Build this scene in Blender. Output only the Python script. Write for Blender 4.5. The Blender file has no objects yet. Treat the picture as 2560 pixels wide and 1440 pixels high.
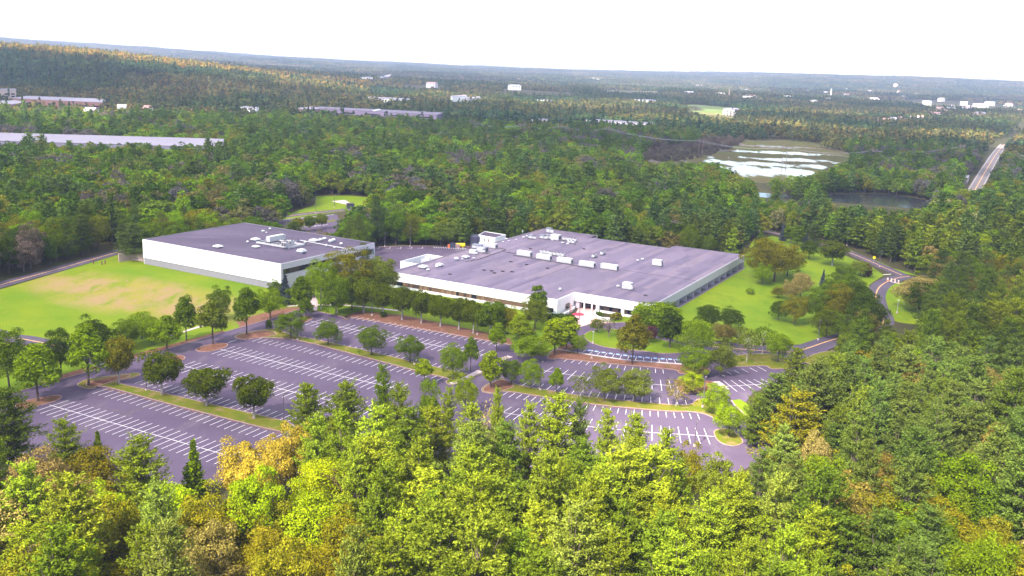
import bpy, math, random
import numpy as np
from mathutils import Matrix, Vector, noise

SC = bpy.context.scene
COL = SC.collection
rng = np.random.default_rng(7)
R = math.radians

# ------------------------------------------------------------------ camera
CAM_H, FPX, PITCH, ROLL = 102.0, 2400.0, R(13.1), R(2.5)
_fw = np.array([0, math.cos(PITCH), -math.sin(PITCH)])
_r = np.array([1.0, 0, 0]); _u = np.cross(_r, _fw)
RT = math.cos(ROLL) * _r + math.sin(ROLL) * _u
UP = -math.sin(ROLL) * _r + math.cos(ROLL) * _u
cd = bpy.data.cameras.new('camera'); cam = bpy.data.objects.new('camera', cd); COL.objects.link(cam)
cd.sensor_width = 36; cd.lens = 36 * FPX / 2560; cd.clip_start = 1; cd.clip_end = 60000
M = Matrix.Identity(4)
for i in range(3):
    M[i][0], M[i][1], M[i][2] = RT[i], UP[i], -_fw[i]
M[2][3] = CAM_H
cam.matrix_world = M
SC.camera = cam

# ------------------------------------------------------------------ sky, sun, exposure
SUN_EL, SUN_AZ = R(46), math.atan2(-0.55, -0.83)      # the sun stands behind the camera, to its left
w = bpy.data.worlds.new('World'); SC.world = w; w.use_nodes = True
nt = w.node_tree; nt.nodes.clear()
sky = nt.nodes.new('ShaderNodeTexSky'); sky.sky_type = 'NISHITA'; sky.sun_disc = False
sky.sun_elevation = SUN_EL; sky.sun_rotation = SUN_AZ
sky.altitude = 100; sky.air_density = 1.0; sky.dust_density = 0.5; sky.ozone_density = 1.0
bg = nt.nodes.new('ShaderNodeBackground'); bg.inputs[1].default_value = 0.075
wo = nt.nodes.new('ShaderNodeOutputWorld')
nt.links.new(sky.outputs[0], bg.inputs[0]); nt.links.new(bg.outputs[0], wo.inputs[0])
sl = bpy.data.lights.new('sun', 'SUN'); sl.energy = 5.0; sl.angle = R(1.0); sl.color = (1.0, 0.90, 0.74)
sun = bpy.data.objects.new('sun', sl); COL.objects.link(sun)
SUND = Vector((math.sin(SUN_AZ) * math.cos(SUN_EL), math.cos(SUN_AZ) * math.cos(SUN_EL), math.sin(SUN_EL)))
sun.rotation_euler = SUND.to_track_quat('Z', 'Y').to_euler()
vs = SC.view_settings
vs.view_transform = 'Standard'; vs.look = 'None'; vs.gamma = 1.0; vs.exposure = 1.9; vs.use_curve_mapping = False
cy = SC.cycles
cy.max_bounces = 6; cy.diffuse_bounces = 3; cy.glossy_bounces = 2; cy.transmission_bounces = 4
cy.volume_bounces = 1; cy.transparent_max_bounces = 6; cy.use_denoising = True
cy.sample_clamp_indirect = 6

# ------------------------------------------------------------------ helpers
def ray(px, py):
    return _fw + (px - 1280) / FPX * RT - (py - 720) / FPX * UP
def at(px, py, z=0.0):
    """world point on the level z that lies in this direction"""
    d = ray(px, py); t = (z - CAM_H) / d[2]
    return np.array([d[0] * t, d[1] * t])
def proj(p):
    v = np.asarray(p, float) - np.array([0, 0, CAM_H])
    dep = v @ _fw
    return 1280 + FPX * (v @ RT) / dep, 720 - FPX * (v @ UP) / dep, dep
def smooth(a, b, x):
    t = np.clip((x - a) / (b - a), 0, 1); return t * t * (3 - 2 * t)

class MB:
    """collects faces, builds them as one mesh object"""
    def __init__(s): s.v = []; s.f = []; s.m = []
    def add(s, vs_, fs, mi=0):
        o = len(s.v); s.v += [tuple(map(float, q)) for q in vs_]
        s.f += [tuple(o + i for i in f) for f in fs]; s.m += [mi] * len(fs); return s
    def box(s, c, size, rz=0.0, mi=0, taper=1.0):
        hx, hy, hz = size[0] / 2, size[1] / 2, size[2] / 2; cs, sn = math.cos(rz), math.sin(rz); p = []
        for k, zz in enumerate((-hz, hz)):
            t = taper if k else 1.0
            for x, y in ((-hx, -hy), (hx, -hy), (hx, hy), (-hx, hy)):
                x *= t; y *= t
                p.append((c[0] + x * cs - y * sn, c[1] + x * sn + y * cs, c[2] + zz))
        return s.add(p, [(3, 2, 1, 0), (4, 5, 6, 7), (0, 1, 5, 4), (1, 2, 6, 5), (2, 3, 7, 6), (3, 0, 4, 7)], mi)
    def b2(s, x0, x1, y0, y1, z0, z1, mi=0):
        return s.box(((x0 + x1) / 2, (y0 + y1) / 2, (z0 + z1) / 2), (x1 - x0, y1 - y0, z1 - z0), 0, mi)
    def prism(s, poly, z0, z1, mi=0, bottom=False):
        n = len(poly)
        a = sum(poly[i][0] * poly[(i + 1) % n][1] - poly[(i + 1) % n][0] * poly[i][1] for i in range(n))
        if a < 0: poly = poly[::-1]
        p = [(q[0], q[1], z0) for q in poly] + [(q[0], q[1], z1) for q in poly]
        fs = [tuple(range(n, 2 * n))] + [(i, (i + 1) % n, n + (i + 1) % n, n + i) for i in range(n)]
        if bottom: fs.append(tuple(range(n - 1, -1, -1)))
        return s.add(p, fs, mi)
    def sheet(s, poly, z, mi=0):
        n = len(poly)
        a = sum(poly[i][0] * poly[(i + 1) % n][1] - poly[(i + 1) % n][0] * poly[i][1] for i in range(n))
        if a < 0: poly = poly[::-1]
        return s.add([(q[0], q[1], z) for q in poly], [tuple(range(n))], mi)
    def tube(s, pts, rs, n=6, mi=0, cap=True):
        pts = [Vector(map(float, q)) for q in pts]; vs_, fs = [], []
        for i, q in enumerate(pts):
            d = (pts[min(i + 1, len(pts) - 1)] - pts[max(i - 1, 0)]).normalized()
            a = d.orthogonal().normalized(); b = d.cross(a)
            for k in range(n):
                t = 2 * math.pi * k / n; vs_.append(q + (a * math.cos(t) + b * math.sin(t)) * rs[i])
        for i in range(len(pts) - 1):
            for k in range(n):
                k2 = (k + 1) % n; fs.append((i * n + k, i * n + k2, (i + 1) * n + k2, (i + 1) * n + k))
        if cap:
            fs.append(tuple(range(n - 1, -1, -1))); fs.append(tuple(range((len(pts) - 1) * n, len(pts) * n)))
        return s.add(vs_, fs, mi)
    def dome(s, c, rx, ry, rz, n=10, rings=4, mi=0):
        vs_, fs = [], []
        for i in range(rings):
            t = math.pi / 2 * i / rings
            for k in range(n):
                a = 2 * math.pi * k / n
                vs_.append((c[0] + rx * math.cos(t) * math.cos(a), c[1] + ry * math.cos(t) * math.sin(a), c[2] + rz * math.sin(t)))
        vs_.append((c[0], c[1], c[2] + rz))
        for i in range(rings - 1):
            for k in range(n): fs.append((i * n + k, i * n + (k + 1) % n, (i + 1) * n + (k + 1) % n, (i + 1) * n + k))
        for k in range(n): fs.append(((rings - 1) * n + k, (rings - 1) * n + (k + 1) % n, rings * n))
        return s.add(vs_, fs, mi)
    def ribbon(s, pts, width, z, mi=0):
        pts = [np.array(q[:2], float) for q in pts]; n = len(pts); L = []
        for i in range(n):
            d = pts[min(i + 1, n - 1)] - pts[max(i - 1, 0)]; d /= np.hypot(*d); nn = np.array([-d[1], d[0]]) * width / 2
            L.append((pts[i] - nn, pts[i] + nn))
        vs_ = [(q[0], q[1], z) for ab in L for q in ab]
        return s.add(vs_, [(2 * i, 2 * i + 2, 2 * i + 3, 2 * i + 1) for i in range(n - 1)], mi)
    def wall(s, pts, width, z0, z1, mi=0, closed=False):
        """a kerb or low wall along a polyline"""
        pts = [np.array(q[:2], float) for q in pts]; n = len(pts); L = []
        for i in range(n):
            a = pts[(i - 1) % n] if closed or i > 0 else pts[i]; b = pts[(i + 1) % n] if closed or i < n - 1 else pts[i]
            d = b - a; d /= max(np.hypot(*d), 1e-6); nn = np.array([-d[1], d[0]]) * width / 2; L.append((pts[i] - nn, pts[i] + nn))
        m = n if closed else n - 1
        for i in range(m):
            (a, b), (c, d) = L[i], L[(i + 1) % n]
            s.add([(*a, z0), (*c, z0), (*d, z0), (*b, z0), (*a, z1), (*c, z1), (*d, z1), (*b, z1)],
                  [(4, 5, 6, 7), (0, 1, 5, 4), (2, 3, 7, 6), (1, 2, 6, 5), (3, 0, 4, 7)], mi)
        return s
    def mesh(s, name, mats):
        me = bpy.data.meshes.new(name); me.from_pydata(s.v, [], s.f)
        if not isinstance(mats, (list, tuple)): mats = [mats]
        for q in mats: me.materials.append(q)
        if len(mats) > 1: me.polygons.foreach_set('material_index', s.m)
        me.update(); return me
    def build(s, name, mats, parent=None): return link(name, s.mesh(name, mats), parent)

def link(name, me, parent=None):
    o = bpy.data.objects.new(name, me); COL.objects.link(o)
    if parent is not None: o.parent = parent
    return o
def tag(o, label=None, cat=None, group=None, kind=None):
    if label: o['label'] = label
    if cat: o['category'] = cat
    if group: o['group'] = group
    if kind: o['kind'] = kind
    return o
def thing(name, label, cat, loc=(0, 0, 0), rz=0.0, group=None):
    o = bpy.data.objects.new(name, None); COL.objects.link(o); o.empty_display_size = 0.3
    o.location = tuple(map(float, loc)) if len(loc) == 3 else (float(loc[0]), float(loc[1]), 0.0)
    o.rotation_euler = (0, 0, rz); return tag(o, label, cat, group)
def struct(name, mb, mats, label, z=None):
    return tag(mb.build(name, mats), label, None, None, 'structure')
def px(*q): return [at(a, b) for a, b in q]
def spline(pts, k=6):
    """smooth open curve through points"""
    P = [np.array(q, float) for q in pts]; P = [2 * P[0] - P[1]] + P + [2 * P[-1] - P[-2]]; out = []
    for i in range(1, len(P) - 2):
        a, b, c, d = P[i - 1:i + 3]
        for j in range(k):
            t = j / k; out.append(.5 * (2 * b + (c - a) * t + (2 * a - 5 * b + 4 * c - d) * t * t + (3 * b - a - 3 * c + d) * t ** 3))
    out.append(P[-2]); return out
def loop(pts, k=5):
    P = [np.array(q, float) for q in pts]; n = len(P); out = []
    for i in range(n):
        a, b, c, d = P[i - 1], P[i], P[(i + 1) % n], P[(i + 2) % n]
        for j in range(k):
            t = j / k; out.append(.5 * (2 * b + (c - a) * t + (2 * a - 5 * b + 4 * c - d) * t * t + (3 * b - a - 3 * c + d) * t ** 3))
    return out
def inside(poly, P):
    """which of the points P (N,2) lie in the polygon"""
    poly = np.asarray(poly); x, y = P[:, 0], P[:, 1]; c = np.zeros(len(P), bool); n = len(poly)
    for i in range(n):
        x0, y0 = poly[i]; x1, y1 = poly[(i + 1) % n]
        if y0 == y1: continue
        t = ((y0 > y) != (y1 > y)) & (x < (x1 - x0) * (y - y0) / (y1 - y0) + x0); c ^= t
    return c
def seg_dist(P, a, b):
    a = np.asarray(a); d = np.asarray(b) - a; t = np.clip(((P - a) @ d) / max(d @ d, 1e-9), 0, 1); return np.hypot(*(P - a - t[:, None] * d).T)

# ------------------------------------------------------------------ materials
MATS = {}
def mat(name, col, rough=0.8, metal=0.0, var=0.0, scale=0.2, bump=0.0, spec=0.3, detail=4.0, col2=None):
    """plain procedural material: one or two colours mixed by noise, optional relief"""
    if name in MATS: return MATS[name]
    m = bpy.data.materials.new(name); m.use_nodes = True; t = m.node_tree; N, L = t.nodes, t.links
    b = N['Principled BSDF']; b.inputs['Roughness'].default_value = rough; b.inputs['Metallic'].default_value = metal
    b.inputs['Specular IOR Level'].default_value = spec
    b.inputs['Base Color'].default_value = (*col, 1)
    if var or col2 or bump:
        g = N.new('ShaderNodeNewGeometry'); n = N.new('ShaderNodeTexNoise'); n.inputs['Scale'].default_value = scale; n.inputs['Detail'].default_value = detail
        L.new(g.outputs['Position'], n.inputs['Vector'])
        if var or col2:
            r = N.new('ShaderNodeValToRGB'); r.color_ramp.elements[0].position = .3; r.color_ramp.elements[1].position = .7
            c2 = col2 or tuple(min(1, c * (1 + var)) for c in col); c1 = col if col2 else tuple(c * (1 - var) for c in col)
            r.color_ramp.elements[0].color = (*c1, 1); r.color_ramp.elements[1].color = (*c2, 1)
            L.new(n.outputs['Fac'], r.inputs[0]); L.new(r.outputs[0], b.inputs['Base Color'])
        if bump:
            bp = N.new('ShaderNodeBump'); bp.inputs['Strength'].default_value = bump; L.new(n.outputs['Fac'], bp.inputs['Height']); L.new(bp.outputs[0], b.inputs['Normal'])
    MATS[name] = m; return m

def mixmat(name, layers, rough=0.9, bump=0.0, bscale=1.0, mask=None):
    """ground cover: base colour and successive (colour, noise scale, lo, hi, stretch, detail) layers laid over it"""
    m = bpy.data.materials.new(name); m.use_nodes = True; t = m.node_tree; N, L = t.nodes, t.links
    b = N['Principled BSDF']; b.inputs['Roughness'].default_value = rough; b.inputs['Specular IOR Level'].default_value = 0.15
    g = N.new('ShaderNodeNewGeometry'); prev = None
    base = layers[0]
    for i, (c, sc, lo, hi, st, off) in enumerate(layers[1:]):
        mp = N.new('ShaderNodeMapping'); mp.inputs['Scale'].default_value = st; mp.inputs['Location'].default_value = (off, off * 1.7, 0); mp.inputs['Rotation'].default_value = (0, 0, R(28))
        L.new(g.outputs['Position'], mp.inputs['Vector'])
        n = N.new('ShaderNodeTexNoise'); n.inputs['Scale'].default_value = sc; n.inputs['Detail'].default_value = 6; n.inputs['Roughness'].default_value = .6
        L.new(mp.outputs[0], n.inputs['Vector'])
        r = N.new('ShaderNodeMapRange'); r.inputs[1].default_value = lo; r.inputs[2].default_value = hi; L.new(n.outputs['Fac'], r.inputs[0])
        fac = r.outputs[0]
        if mask and i in mask[4]:        # this layer only grows within an oval piece of ground
            mk = N.new('ShaderNodeMapping'); mk.vector_type = 'TEXTURE'; mk.inputs['Location'].default_value = (mask[0], mask[1], 0); mk.inputs['Rotation'].default_value = (0, 0, R(-28)); mk.inputs['Scale'].default_value = (mask[2], mask[3], 1); L.new(g.outputs['Position'], mk.inputs['Vector'])
            ln = N.new('ShaderNodeVectorMath'); ln.operation = 'LENGTH'; L.new(mk.outputs[0], ln.inputs[0]); mr = N.new('ShaderNodeMapRange'); mr.inputs[1].default_value = 1.15; mr.inputs[2].default_value = .6; L.new(ln.outputs['Value'], mr.inputs[0])
            mu = N.new('ShaderNodeMath'); mu.operation = 'MULTIPLY'; L.new(fac, mu.inputs[0]); L.new(mr.outputs[0], mu.inputs[1]); fac = mu.outputs[0]
        mx = N.new('ShaderNodeMix'); mx.data_type = 'RGBA'; L.new(fac, mx.inputs[0])
        if prev is None: mx.inputs[6].default_value = (*base, 1)
        else: L.new(prev, mx.inputs[6])
        mx.inputs[7].default_value = (*c, 1); prev = mx.outputs[2]
    L.new(prev, b.inputs['Base Color'])
    if bump:
        n = N.new('ShaderNodeTexNoise'); n.inputs['Scale'].default_value = bscale; n.inputs['Detail'].default_value = 5; L.new(g.outputs['Position'], n.inputs['Vector'])
        bp = N.new('ShaderNodeBump'); bp.inputs['Strength'].default_value = bump; bp.inputs['Distance'].default_value = .5; L.new(n.outputs['Fac'], bp.inputs['Height']); L.new(bp.outputs[0], b.inputs['Normal'])
    MATS[name] = m; return m

def leafmat(name, source, trans=0.2, var=0.5):
    """foliage: colour from the object ('obj') or from the instancing point ('inst'), varied leaf by leaf"""
    m = bpy.data.materials.new(name); m.use_nodes = True; t = m.node_tree; N, L = t.nodes, t.links
    for q in list(N): N.remove(q)
    out = N.new('ShaderNodeOutputMaterial'); d = N.new('ShaderNodeBsdfDiffuse'); tr = N.new('ShaderNodeBsdfTranslucent'); mx = N.new('ShaderNodeMixShader'); mx.inputs[0].default_value = trans
    if source == 'obj':
        oi = N.new('ShaderNodeObjectInfo'); col = oi.outputs['Color']
    else:
        a = N.new('ShaderNodeAttribute'); a.attribute_type = 'INSTANCER'; a.attribute_name = 'tint'; col = a.outputs['Color']
    if source == 'patch':
        va = N.new('ShaderNodeAttribute'); va.attribute_type = 'GEOMETRY'; va.attribute_name = 'vtint'
        mm = N.new('ShaderNodeMix'); mm.data_type = 'RGBA'; mm.blend_type = 'MULTIPLY'; mm.inputs[0].default_value = 1
        L.new(col, mm.inputs[6]); L.new(va.outputs['Color'], mm.inputs[7]); col = mm.outputs[2]
    g = N.new('ShaderNodeNewGeometry')
    mr = N.new('ShaderNodeMapRange'); mr.inputs[3].default_value = 1 - var; mr.inputs[4].default_value = 1 + var; L.new(g.outputs['Random Per Island'], mr.inputs[0])
    vm = N.new('ShaderNodeVectorMath'); vm.operation = 'SCALE'; L.new(col, vm.inputs[0]); L.new(mr.outputs[0], vm.inputs['Scale'])
    L.new(vm.outputs[0], d.inputs[0]); L.new(vm.outputs[0], tr.inputs[0])
    L.new(d.outputs[0], mx.inputs[1]); L.new(tr.outputs[0], mx.inputs[2]); L.new(mx.outputs[0], out.inputs[0])
    MATS[name] = m; return m

m_asphalt = mixmat('asphalt', [(.098, .073, .126), ((.077, .056, .100), .035, .35, .65, (1, 1, 1), 3), ((.122, .098, .138), .12, .54, .7, (1, .35, 1), 9), ((.125, .09, .098), .5, .62, .8, (1, 1, 1), 21)], .9, .15, 3)
m_road = mixmat('road_asphalt', [(.085, .07, .105), ((.066, .054, .085), .05, .35, .65, (1, 1, 1), 1), ((.105, .088, .12), .3, .55, .75, (1, 1, 1), 5)], .9)
m_line = mixmat('line_paint', [(.72, .70, .74), ((.52, .49, .55), .5, .45, .6, (1, 1, 1), 2), ((.24, .21, .26), 1.3, .62, .76, (1, 1, 1), 7)], .7)
m_yellow = mat('yellow_paint', (.75, .42, .16), .7, var=.15, scale=1.0)
m_kerb = mat('kerb_granite', (.32, .21, .21), .85, var=.25, scale=.8)
m_blue = mat('blue_paint', (.22, .36, .72), .7)
m_lawn = mixmat('lawn_grass', [(.10, .175, .001), ((.155, .21, .002), .03, .38, .62, (1, 1, 1), 4), ((.065, .13, .001), .11, .5, .75, (1, .4, 1), 8),
    ((.17, .18, .008), .25, .58, .75, (1, .5, 1), 30), ((.11, .17, .002), 1.6, .45, .8, (1, 1, 1), 2)], .95, .5, 2)
_c = at(335, 738)
m_lawn_dry = mixmat('lawn_dry', [(.098, .172, .001), ((.15, .20, .003), .03, .4, .6, (1, 1, 1), 4), ((.24, .20, .035), .045, .36, .52, (1, .5, 1), 12), ((.27, .18, .09), .06, .44, .58, (1, .55, 1), 12.6), ((.13, .18, .003), .14, .56, .66, (1, .35, 1), 17),
    ((.28, .16, .12), .3, .58, .72, (1, .5, 1), 50), ((.12, .175, .002), 1.2, .5, .8, (1, 1, 1), 5)], .95, .5, 2, (_c[0], _c[1], 64, 27, (1, 2, 4)))
m_strip = mixmat('strip_grass', [(.10, .13, .003), ((.15, .14, .012), .15, .40, .62, (1, 1, 1), 7), ((.24, .16, .075), .22, .52, .68, (1, 1, 1), 40), ((.09, .12, .012), .6, .55, .8, (1, 1, 1), 2)], .95, .5, 3)
m_mulch = mixmat('mulch', [(.17, .075, .052), ((.24, .115, .08), .35, .4, .65, (1, 1, 1), 3), ((.13, .11, .03), .2, .55, .7, (1, 1, 1), 17), ((.11, .05, .04), 1.2, .5, .8, (1, 1, 1), 5)], .95, .6, 3)
m_floor = mixmat('forest_floor', [(.035, .035, .015), ((.06, .05, .02), .02, .4, .6, (1, 1, 1), 3), ((.045, .06, .012), .1, .5, .7, (1, 1, 1), 8)], 1)
m_conc = mat('concrete_path', (.48, .38, .40), .85, var=.15, scale=.6)
m_plaza = mixmat('plaza_paving', [(.60, .36, .36), ((.66, .45, .44), .2, .4, .6, (1, 1, 1), 3), ((.50, .30, .30), .9, .5, .7, (1, 1, 1), 7)], .85)
m_bark = mat('bark_brown', (.105, .078, .07), .95, var=.3, scale=1.5)
m_barkw = mat('bark_pale', (.36, .31, .31), .95, var=.2, scale=1.5)
m_leaf = leafmat('foliage', 'obj')
m_leafi = leafmat('foliage_wood', 'inst')
m_leafp = leafmat('foliage_far', 'patch', .25, .35)
m_white = mat('white_panel', (.80, .80, .82), .6, var=.02, scale=.3)
m_fascia = mat('white_fascia', (.82, .82, .84), .6, var=.015, scale=.4)
m_grey = mat('grey_panel', (.27, .255, .30), .75, var=.05, scale=.4)
m_side = mat('pale_panel', (.56, .51, .59), .65, var=.03, scale=.4)  # greyed to put shade into the sunless right-hand walls; also plain pale walls
m_glass = mat('dark_glass', (.012, .012, .03), .12, spec=.6)
m_blind = mat('brown_blind', (.17, .10, .07), .5)
m_blind2 = mat('dark_blind', (.075, .048, .045), .45)
m_blind3 = mat('tan_blind', (.25, .155, .11), .5)
m_frame = mat('dark_frame', (.03, .025, .03), .5)
m_roofA = mixmat('roof_dark_membrane', [(.066, .050, .090), ((.092, .072, .118), .03, .4, .65, (.4, 1.6, 1), 3), ((.118, .096, .145), .12, .58, .75, (.3, 1.6, 1), 9), ((.055, .042, .078), .3, .55, .75, (1, 1, 1), 5)], .75)
m_rs = [mixmat('roof_sheet_%d' % i, [c, (tuple(q * 1.16 for q in c), .06, .4, .62, (1.2, .3, 1), 3 + i), (tuple(q * .86 for q in c), .5, .55, .75, (1.5, .3, 1), 8 + i)], .8)
        for i, c in enumerate([(.128, .103, .160), (.146, .116, .174), (.110, .089, .145), (.160, .125, .176)])]
m_seam = mat('roof_seam', (.05, .04, .075), .8)
m_cop = mat('coping', (.22, .20, .26), .5, var=.06, scale=1)
m_unit = mat('unit_enamel', (.46, .46, .49), .45, var=.03, scale=1)
m_unitg = mat('unit_grey', (.17, .18, .24), .5, var=.08, scale=1)
m_louvre = mat('louvre_dark', (.09, .08, .10), .6)
m_rust = mat('rust_steel', (.16, .06, .06), .7, var=.2, scale=1)
m_pole = mat('pole_bronze', (.09, .075, .10), .5)
m_polel = mat('pole_galvanised', (.38, .37, .42), .5)
m_wood = mat('pole_wood', (.22, .15, .14), .9)
m_hay = mat('yellow_plastic', (.80, .62, .02), .5)
m_orange = mat('orange_plastic', (.75, .18, .06), .5)
m_red = mat('red_flowers', (.55, .04, .09), .8, var=.3, scale=2)
m_dark = mat('dark_steel', (.05, .05, .09), .5)

# ------------------------------------------------------------------ terrain
FAR_AZ = [-40, -28.1, -14.9, 0, 9.9, 16.7, 23, 28.1, 40]
FAR_H = [104, 100, 40, 30, 74, 112, 128, 126, 120]
def hgt(x, y):
    x = np.asarray(x, float); y = np.asarray(y, float)
    r = np.hypot(x, y); az = np.degrees(np.arctan2(x, y))
    ridge = np.interp(az, [-60, -24, -18, -11, -8], [74, 72, 52, 14, 0]) * smooth(1750, 2950, r) * (1 - .75 * smooth(3100, 4600, r))
    far = np.interp(az, FAR_AZ, FAR_H) * smooth(5500, 11500, r)
    und = (9 * np.sin(x / 610 + 1.3) * np.sin(y / 480 + .4) + 6 * np.sin(x / 290 + y / 370)) * smooth(1900, 3600, r)
    return np.maximum(ridge, 0) + far * (1 - smooth(20, 60, ridge)) + und + 6 * smooth(1800, 3500, r)
radii = np.concatenate([[0], np.linspace(60, 1700, 16), np.geomspace(1760, 13600, 70)])
angs = np.radians(np.arange(0, 360, 3.0))
gv = [(0, 0, -.08)]; gf = []
for r_ in radii[1:]:
    X = r_ * np.sin(angs); Y = r_ * np.cos(angs); gv += list(zip(X, Y, hgt(X, Y) - .08))
na = len(angs)
for k in range(na): gf.append((0, 1 + (k + 1) % na, 1 + k))
for i in range(len(radii) - 2):
    a = 1 + i * na; b = a + na
    for k in range(na): gf.append((a + k, a + (k + 1) % na, b + (k + 1) % na, b + k))
g = MB(); g.add(gv, gf); o = struct('ground', g, m_floor, 'dark woodland floor reaching to the hazy hills')

CLEAR = []            # polygons kept free of woodland trees: (polygon, margin)
def clear(poly, margin=3.0): CLEAR.append((np.array(poly), margin)); return poly

# ------------------------------------------------------------------ lawns
def lawn(pts, m, label, z=0.0, mg=2.0, smooth_=False, name='lawn'):
    P = px(*pts)
    if smooth_: P = loop(P)
    clear(P, mg)
    return struct(name, MB().sheet(P, z), m, label)
lawn([(-160, 762), (0, 724), (299, 636), (352, 640), (380, 655), (690, 719), (720, 725), (780, 762), (745, 774), (694, 791), (300, 905), (112, 852), (0, 825), (-160, 790)],
     m_lawn_dry, 'big left lawn with tan dry patches below the windowless white building')
lawn([(722, 726), (790, 690), (985, 714), (1386, 784), (1437, 792), (1440, 818), (1428, 850), (1375, 880), (1286, 882), (1283, 866), (1262, 859), (878, 793), (787, 777), (765, 771)],
     m_lawn, 'grass strip between the parking lot and the long window band')
lawn([(856, 791), (900, 777), (1010, 788), (1190, 826), (1275, 846), (1283, 862), (1262, 858), (878, 792.5)], m_mulch, 'brown mulch bank under the row of white-stemmed trees', .012, name='mulch_bed')
lawn([(590, 800), (700, 772), (765, 765), (770, 771), (740, 776), (694, 791), (600, 819)], m_mulch, 'brown mulch bank beside the drive at the top of the lot', .012, name='mulch_bed')
lawn([(100, 952), (300, 895), (480, 847), (560, 826), (560, 831), (300, 907), (110, 962)], m_mulch, 'mulch edge along the upper side of the tree-lined drive', .012, name='mulch_bed')
lawn([(1500, 800), (1560, 790), (1640, 796), (1860, 666), (1862, 640), (1880, 604), (1930, 590), (1990, 602), (2060, 622), (2115, 640), (2180, 668), (2210, 688), (2172, 712), (2178, 745), (2190, 800),
      (2130, 832), (2080, 842), (2000, 861), (1879, 863), (1709, 840), (1640, 819), (1560, 806), (1510, 808)],
     m_lawn, 'bright lawn falling away to the right of the finned wall')
lawn([(-260, 800), (0, 856), (110, 872), (200, 890), (290, 930), (200, 935), (30, 984), (-120, 1040), (-300, 1060)], m_lawn, 'shaded grass between the drive and the road at the left edge', .004, 0)
lawn([(2262, 706), (2222, 714), (2194, 735), (2200, 762), (2214, 790), (2262, 808), (2330, 800), (2330, 712)], m_lawn, 'sunlit grass inside the bend of the road at the right', smooth_=True, mg=0)
lawn([(560, 572), (668, 545), (720, 535), (788, 512), (790, 490), (870, 489), (955, 496), (1010, 506), (940, 518), (870, 527), (760, 541), (690, 552)], m_lawn, 'grass knoll with a pale sand patch behind the left building')
lawn([(828, 503), (862, 500), (885, 512), (882, 518), (870, 512)], m_conc, 'pale sandy patch on the grass knoll', .012, 0, name='sand_patch')
lawn([(2050, 612), (2120, 622), (2200, 660), (2300, 690), (2350, 700), (2262, 684), (2200, 655), (2100, 618)], m_lawn, 'grass verge above the curving road at the right', mg=3)

# ------------------------------------------------------------------ roads and parking lots
def road(name, pts, width, m, label, z=.02, line=None, k=6, mg=3.5, dash=False):
    P = spline(px(*pts), k); o = struct(name, MB().ribbon(P, width, z), m, label)
    for i in range(len(P) - 1): ROADS.append((P[i], P[i + 1], width / 2 + mg))
    if line:
        for off in (-.18, .18):
            Q = []
            for i in range(len(P)):
                d = P[min(i + 1, len(P) - 1)] - P[max(i - 1, 0)]; d /= np.hypot(*d); Q.append(P[i] + np.array([-d[1], d[0]]) * off)
            MB().ribbon(Q, .2, z + .012).build('centre_line', line, o)
    return o, P
ROADS = []
rd1, P1 = road('road', [(-120, 748), (0, 712.5), (150, 671), (297, 629), (352, 611), (470, 578), (600, 556), (668, 547), (760, 535), (870, 524), (960, 517), (1100, 517), (1215, 523), (1400, 536), (1700, 556), (1850, 570), (1925, 581), (1990, 593), (2060, 611), (2115, 628), (2180, 655), (2218, 672), (2255, 688)],
     8.0, m_road, 'two-lane perimeter road with a yellow centre line curving round the site', .03, m_yellow, mg=2.5)
rd2, P2 = road('road', [(2275, 690), (2240, 696), (2205, 712), (2190, 735), (2194, 765), (2208, 795), (2200, 815), (2150, 832), (2080, 850), (2000, 876), (1960, 880), (1880, 875), (1800, 868), (1715, 858)], 9.0, m_road,
     'road with a yellow line bending down from the junction to the lots', .034, m_yellow, mg=2)
rd3, P3 = road('road', [(-140, 790), (0, 838), (60, 848), (120, 860), (200, 880), (262, 905), (300, 922)], 8.5, m_road, 'road entering the tree-lined drive from the left edge', .034, m_yellow, mg=2)
MB().ribbon(px((252, 912), (279, 905)), .9, .06).build('stop_line', m_line, rd3)
MB().ribbon(px((2208, 687), (2228, 685.5)), .9, .06).build('stop_line', m_line, rd1)
MB().ribbon(px((2226, 704), (2250, 710)), .9, .06).build('stop_line', m_line, rd2)
lotP = px((-120, 1060), (30, 984), (300, 907), (694, 792), (740, 775), (765, 771), (787, 777), (856, 792), (866, 798), (878, 793), (1262, 859), (1283, 866), (1286, 882), (1330, 887), (1355, 890), (1372, 880), (1385, 873), (1405, 866), (1425, 852), (1438, 835), (1441, 818),
          (1470, 811), (1500, 810), (1560, 806), (1640, 819), (1709, 841), (1770, 854), (1849, 861), (1879, 864), (1971, 865), (2000, 862), (2090, 843), (2105, 858), (2020, 900), (1990, 930), (1880, 985), (1864, 1006), (1850, 998), (1828, 1000), (1836, 1012), (1862, 1037), (1931, 1113),
          (1900, 1150), (1855, 1178), (1700, 1200), (1400, 1180), (1000, 1150), (600, 1210), (300, 1210), (-120, 1170))
split = [at(1205, 846), at(1290, 905), at(1240, 945), at(1130, 975), at(1050, 1160)]
clear(lotP, 1.0)
lot = struct('parking_lot', MB().sheet(lotP, .02), m_asphalt, 'worn purplish asphalt of the large empty parking lot')
lot2 = thing('parking_bay_markings', 'white bay markings painted on the right half of the lot', None); lot2['kind'] = 'structure'
MB().wall(lotP[1:12], .35, 0, .16).build('kerb', m_kerb, lot); MB().wall(px((1828, 1000), (1836, 1012), (1862, 1037), (1931, 1113)), .4, 0, .18).build('kerb', m_kerb, lot)
MB().wall(px((1470, 811), (1500, 810), (1560, 806), (1640, 819), (1709, 841), (1770, 854), (1849, 861), (1879, 864), (1971, 865)), .4, 0, .16).build('kerb', m_kerb, lot)
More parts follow.
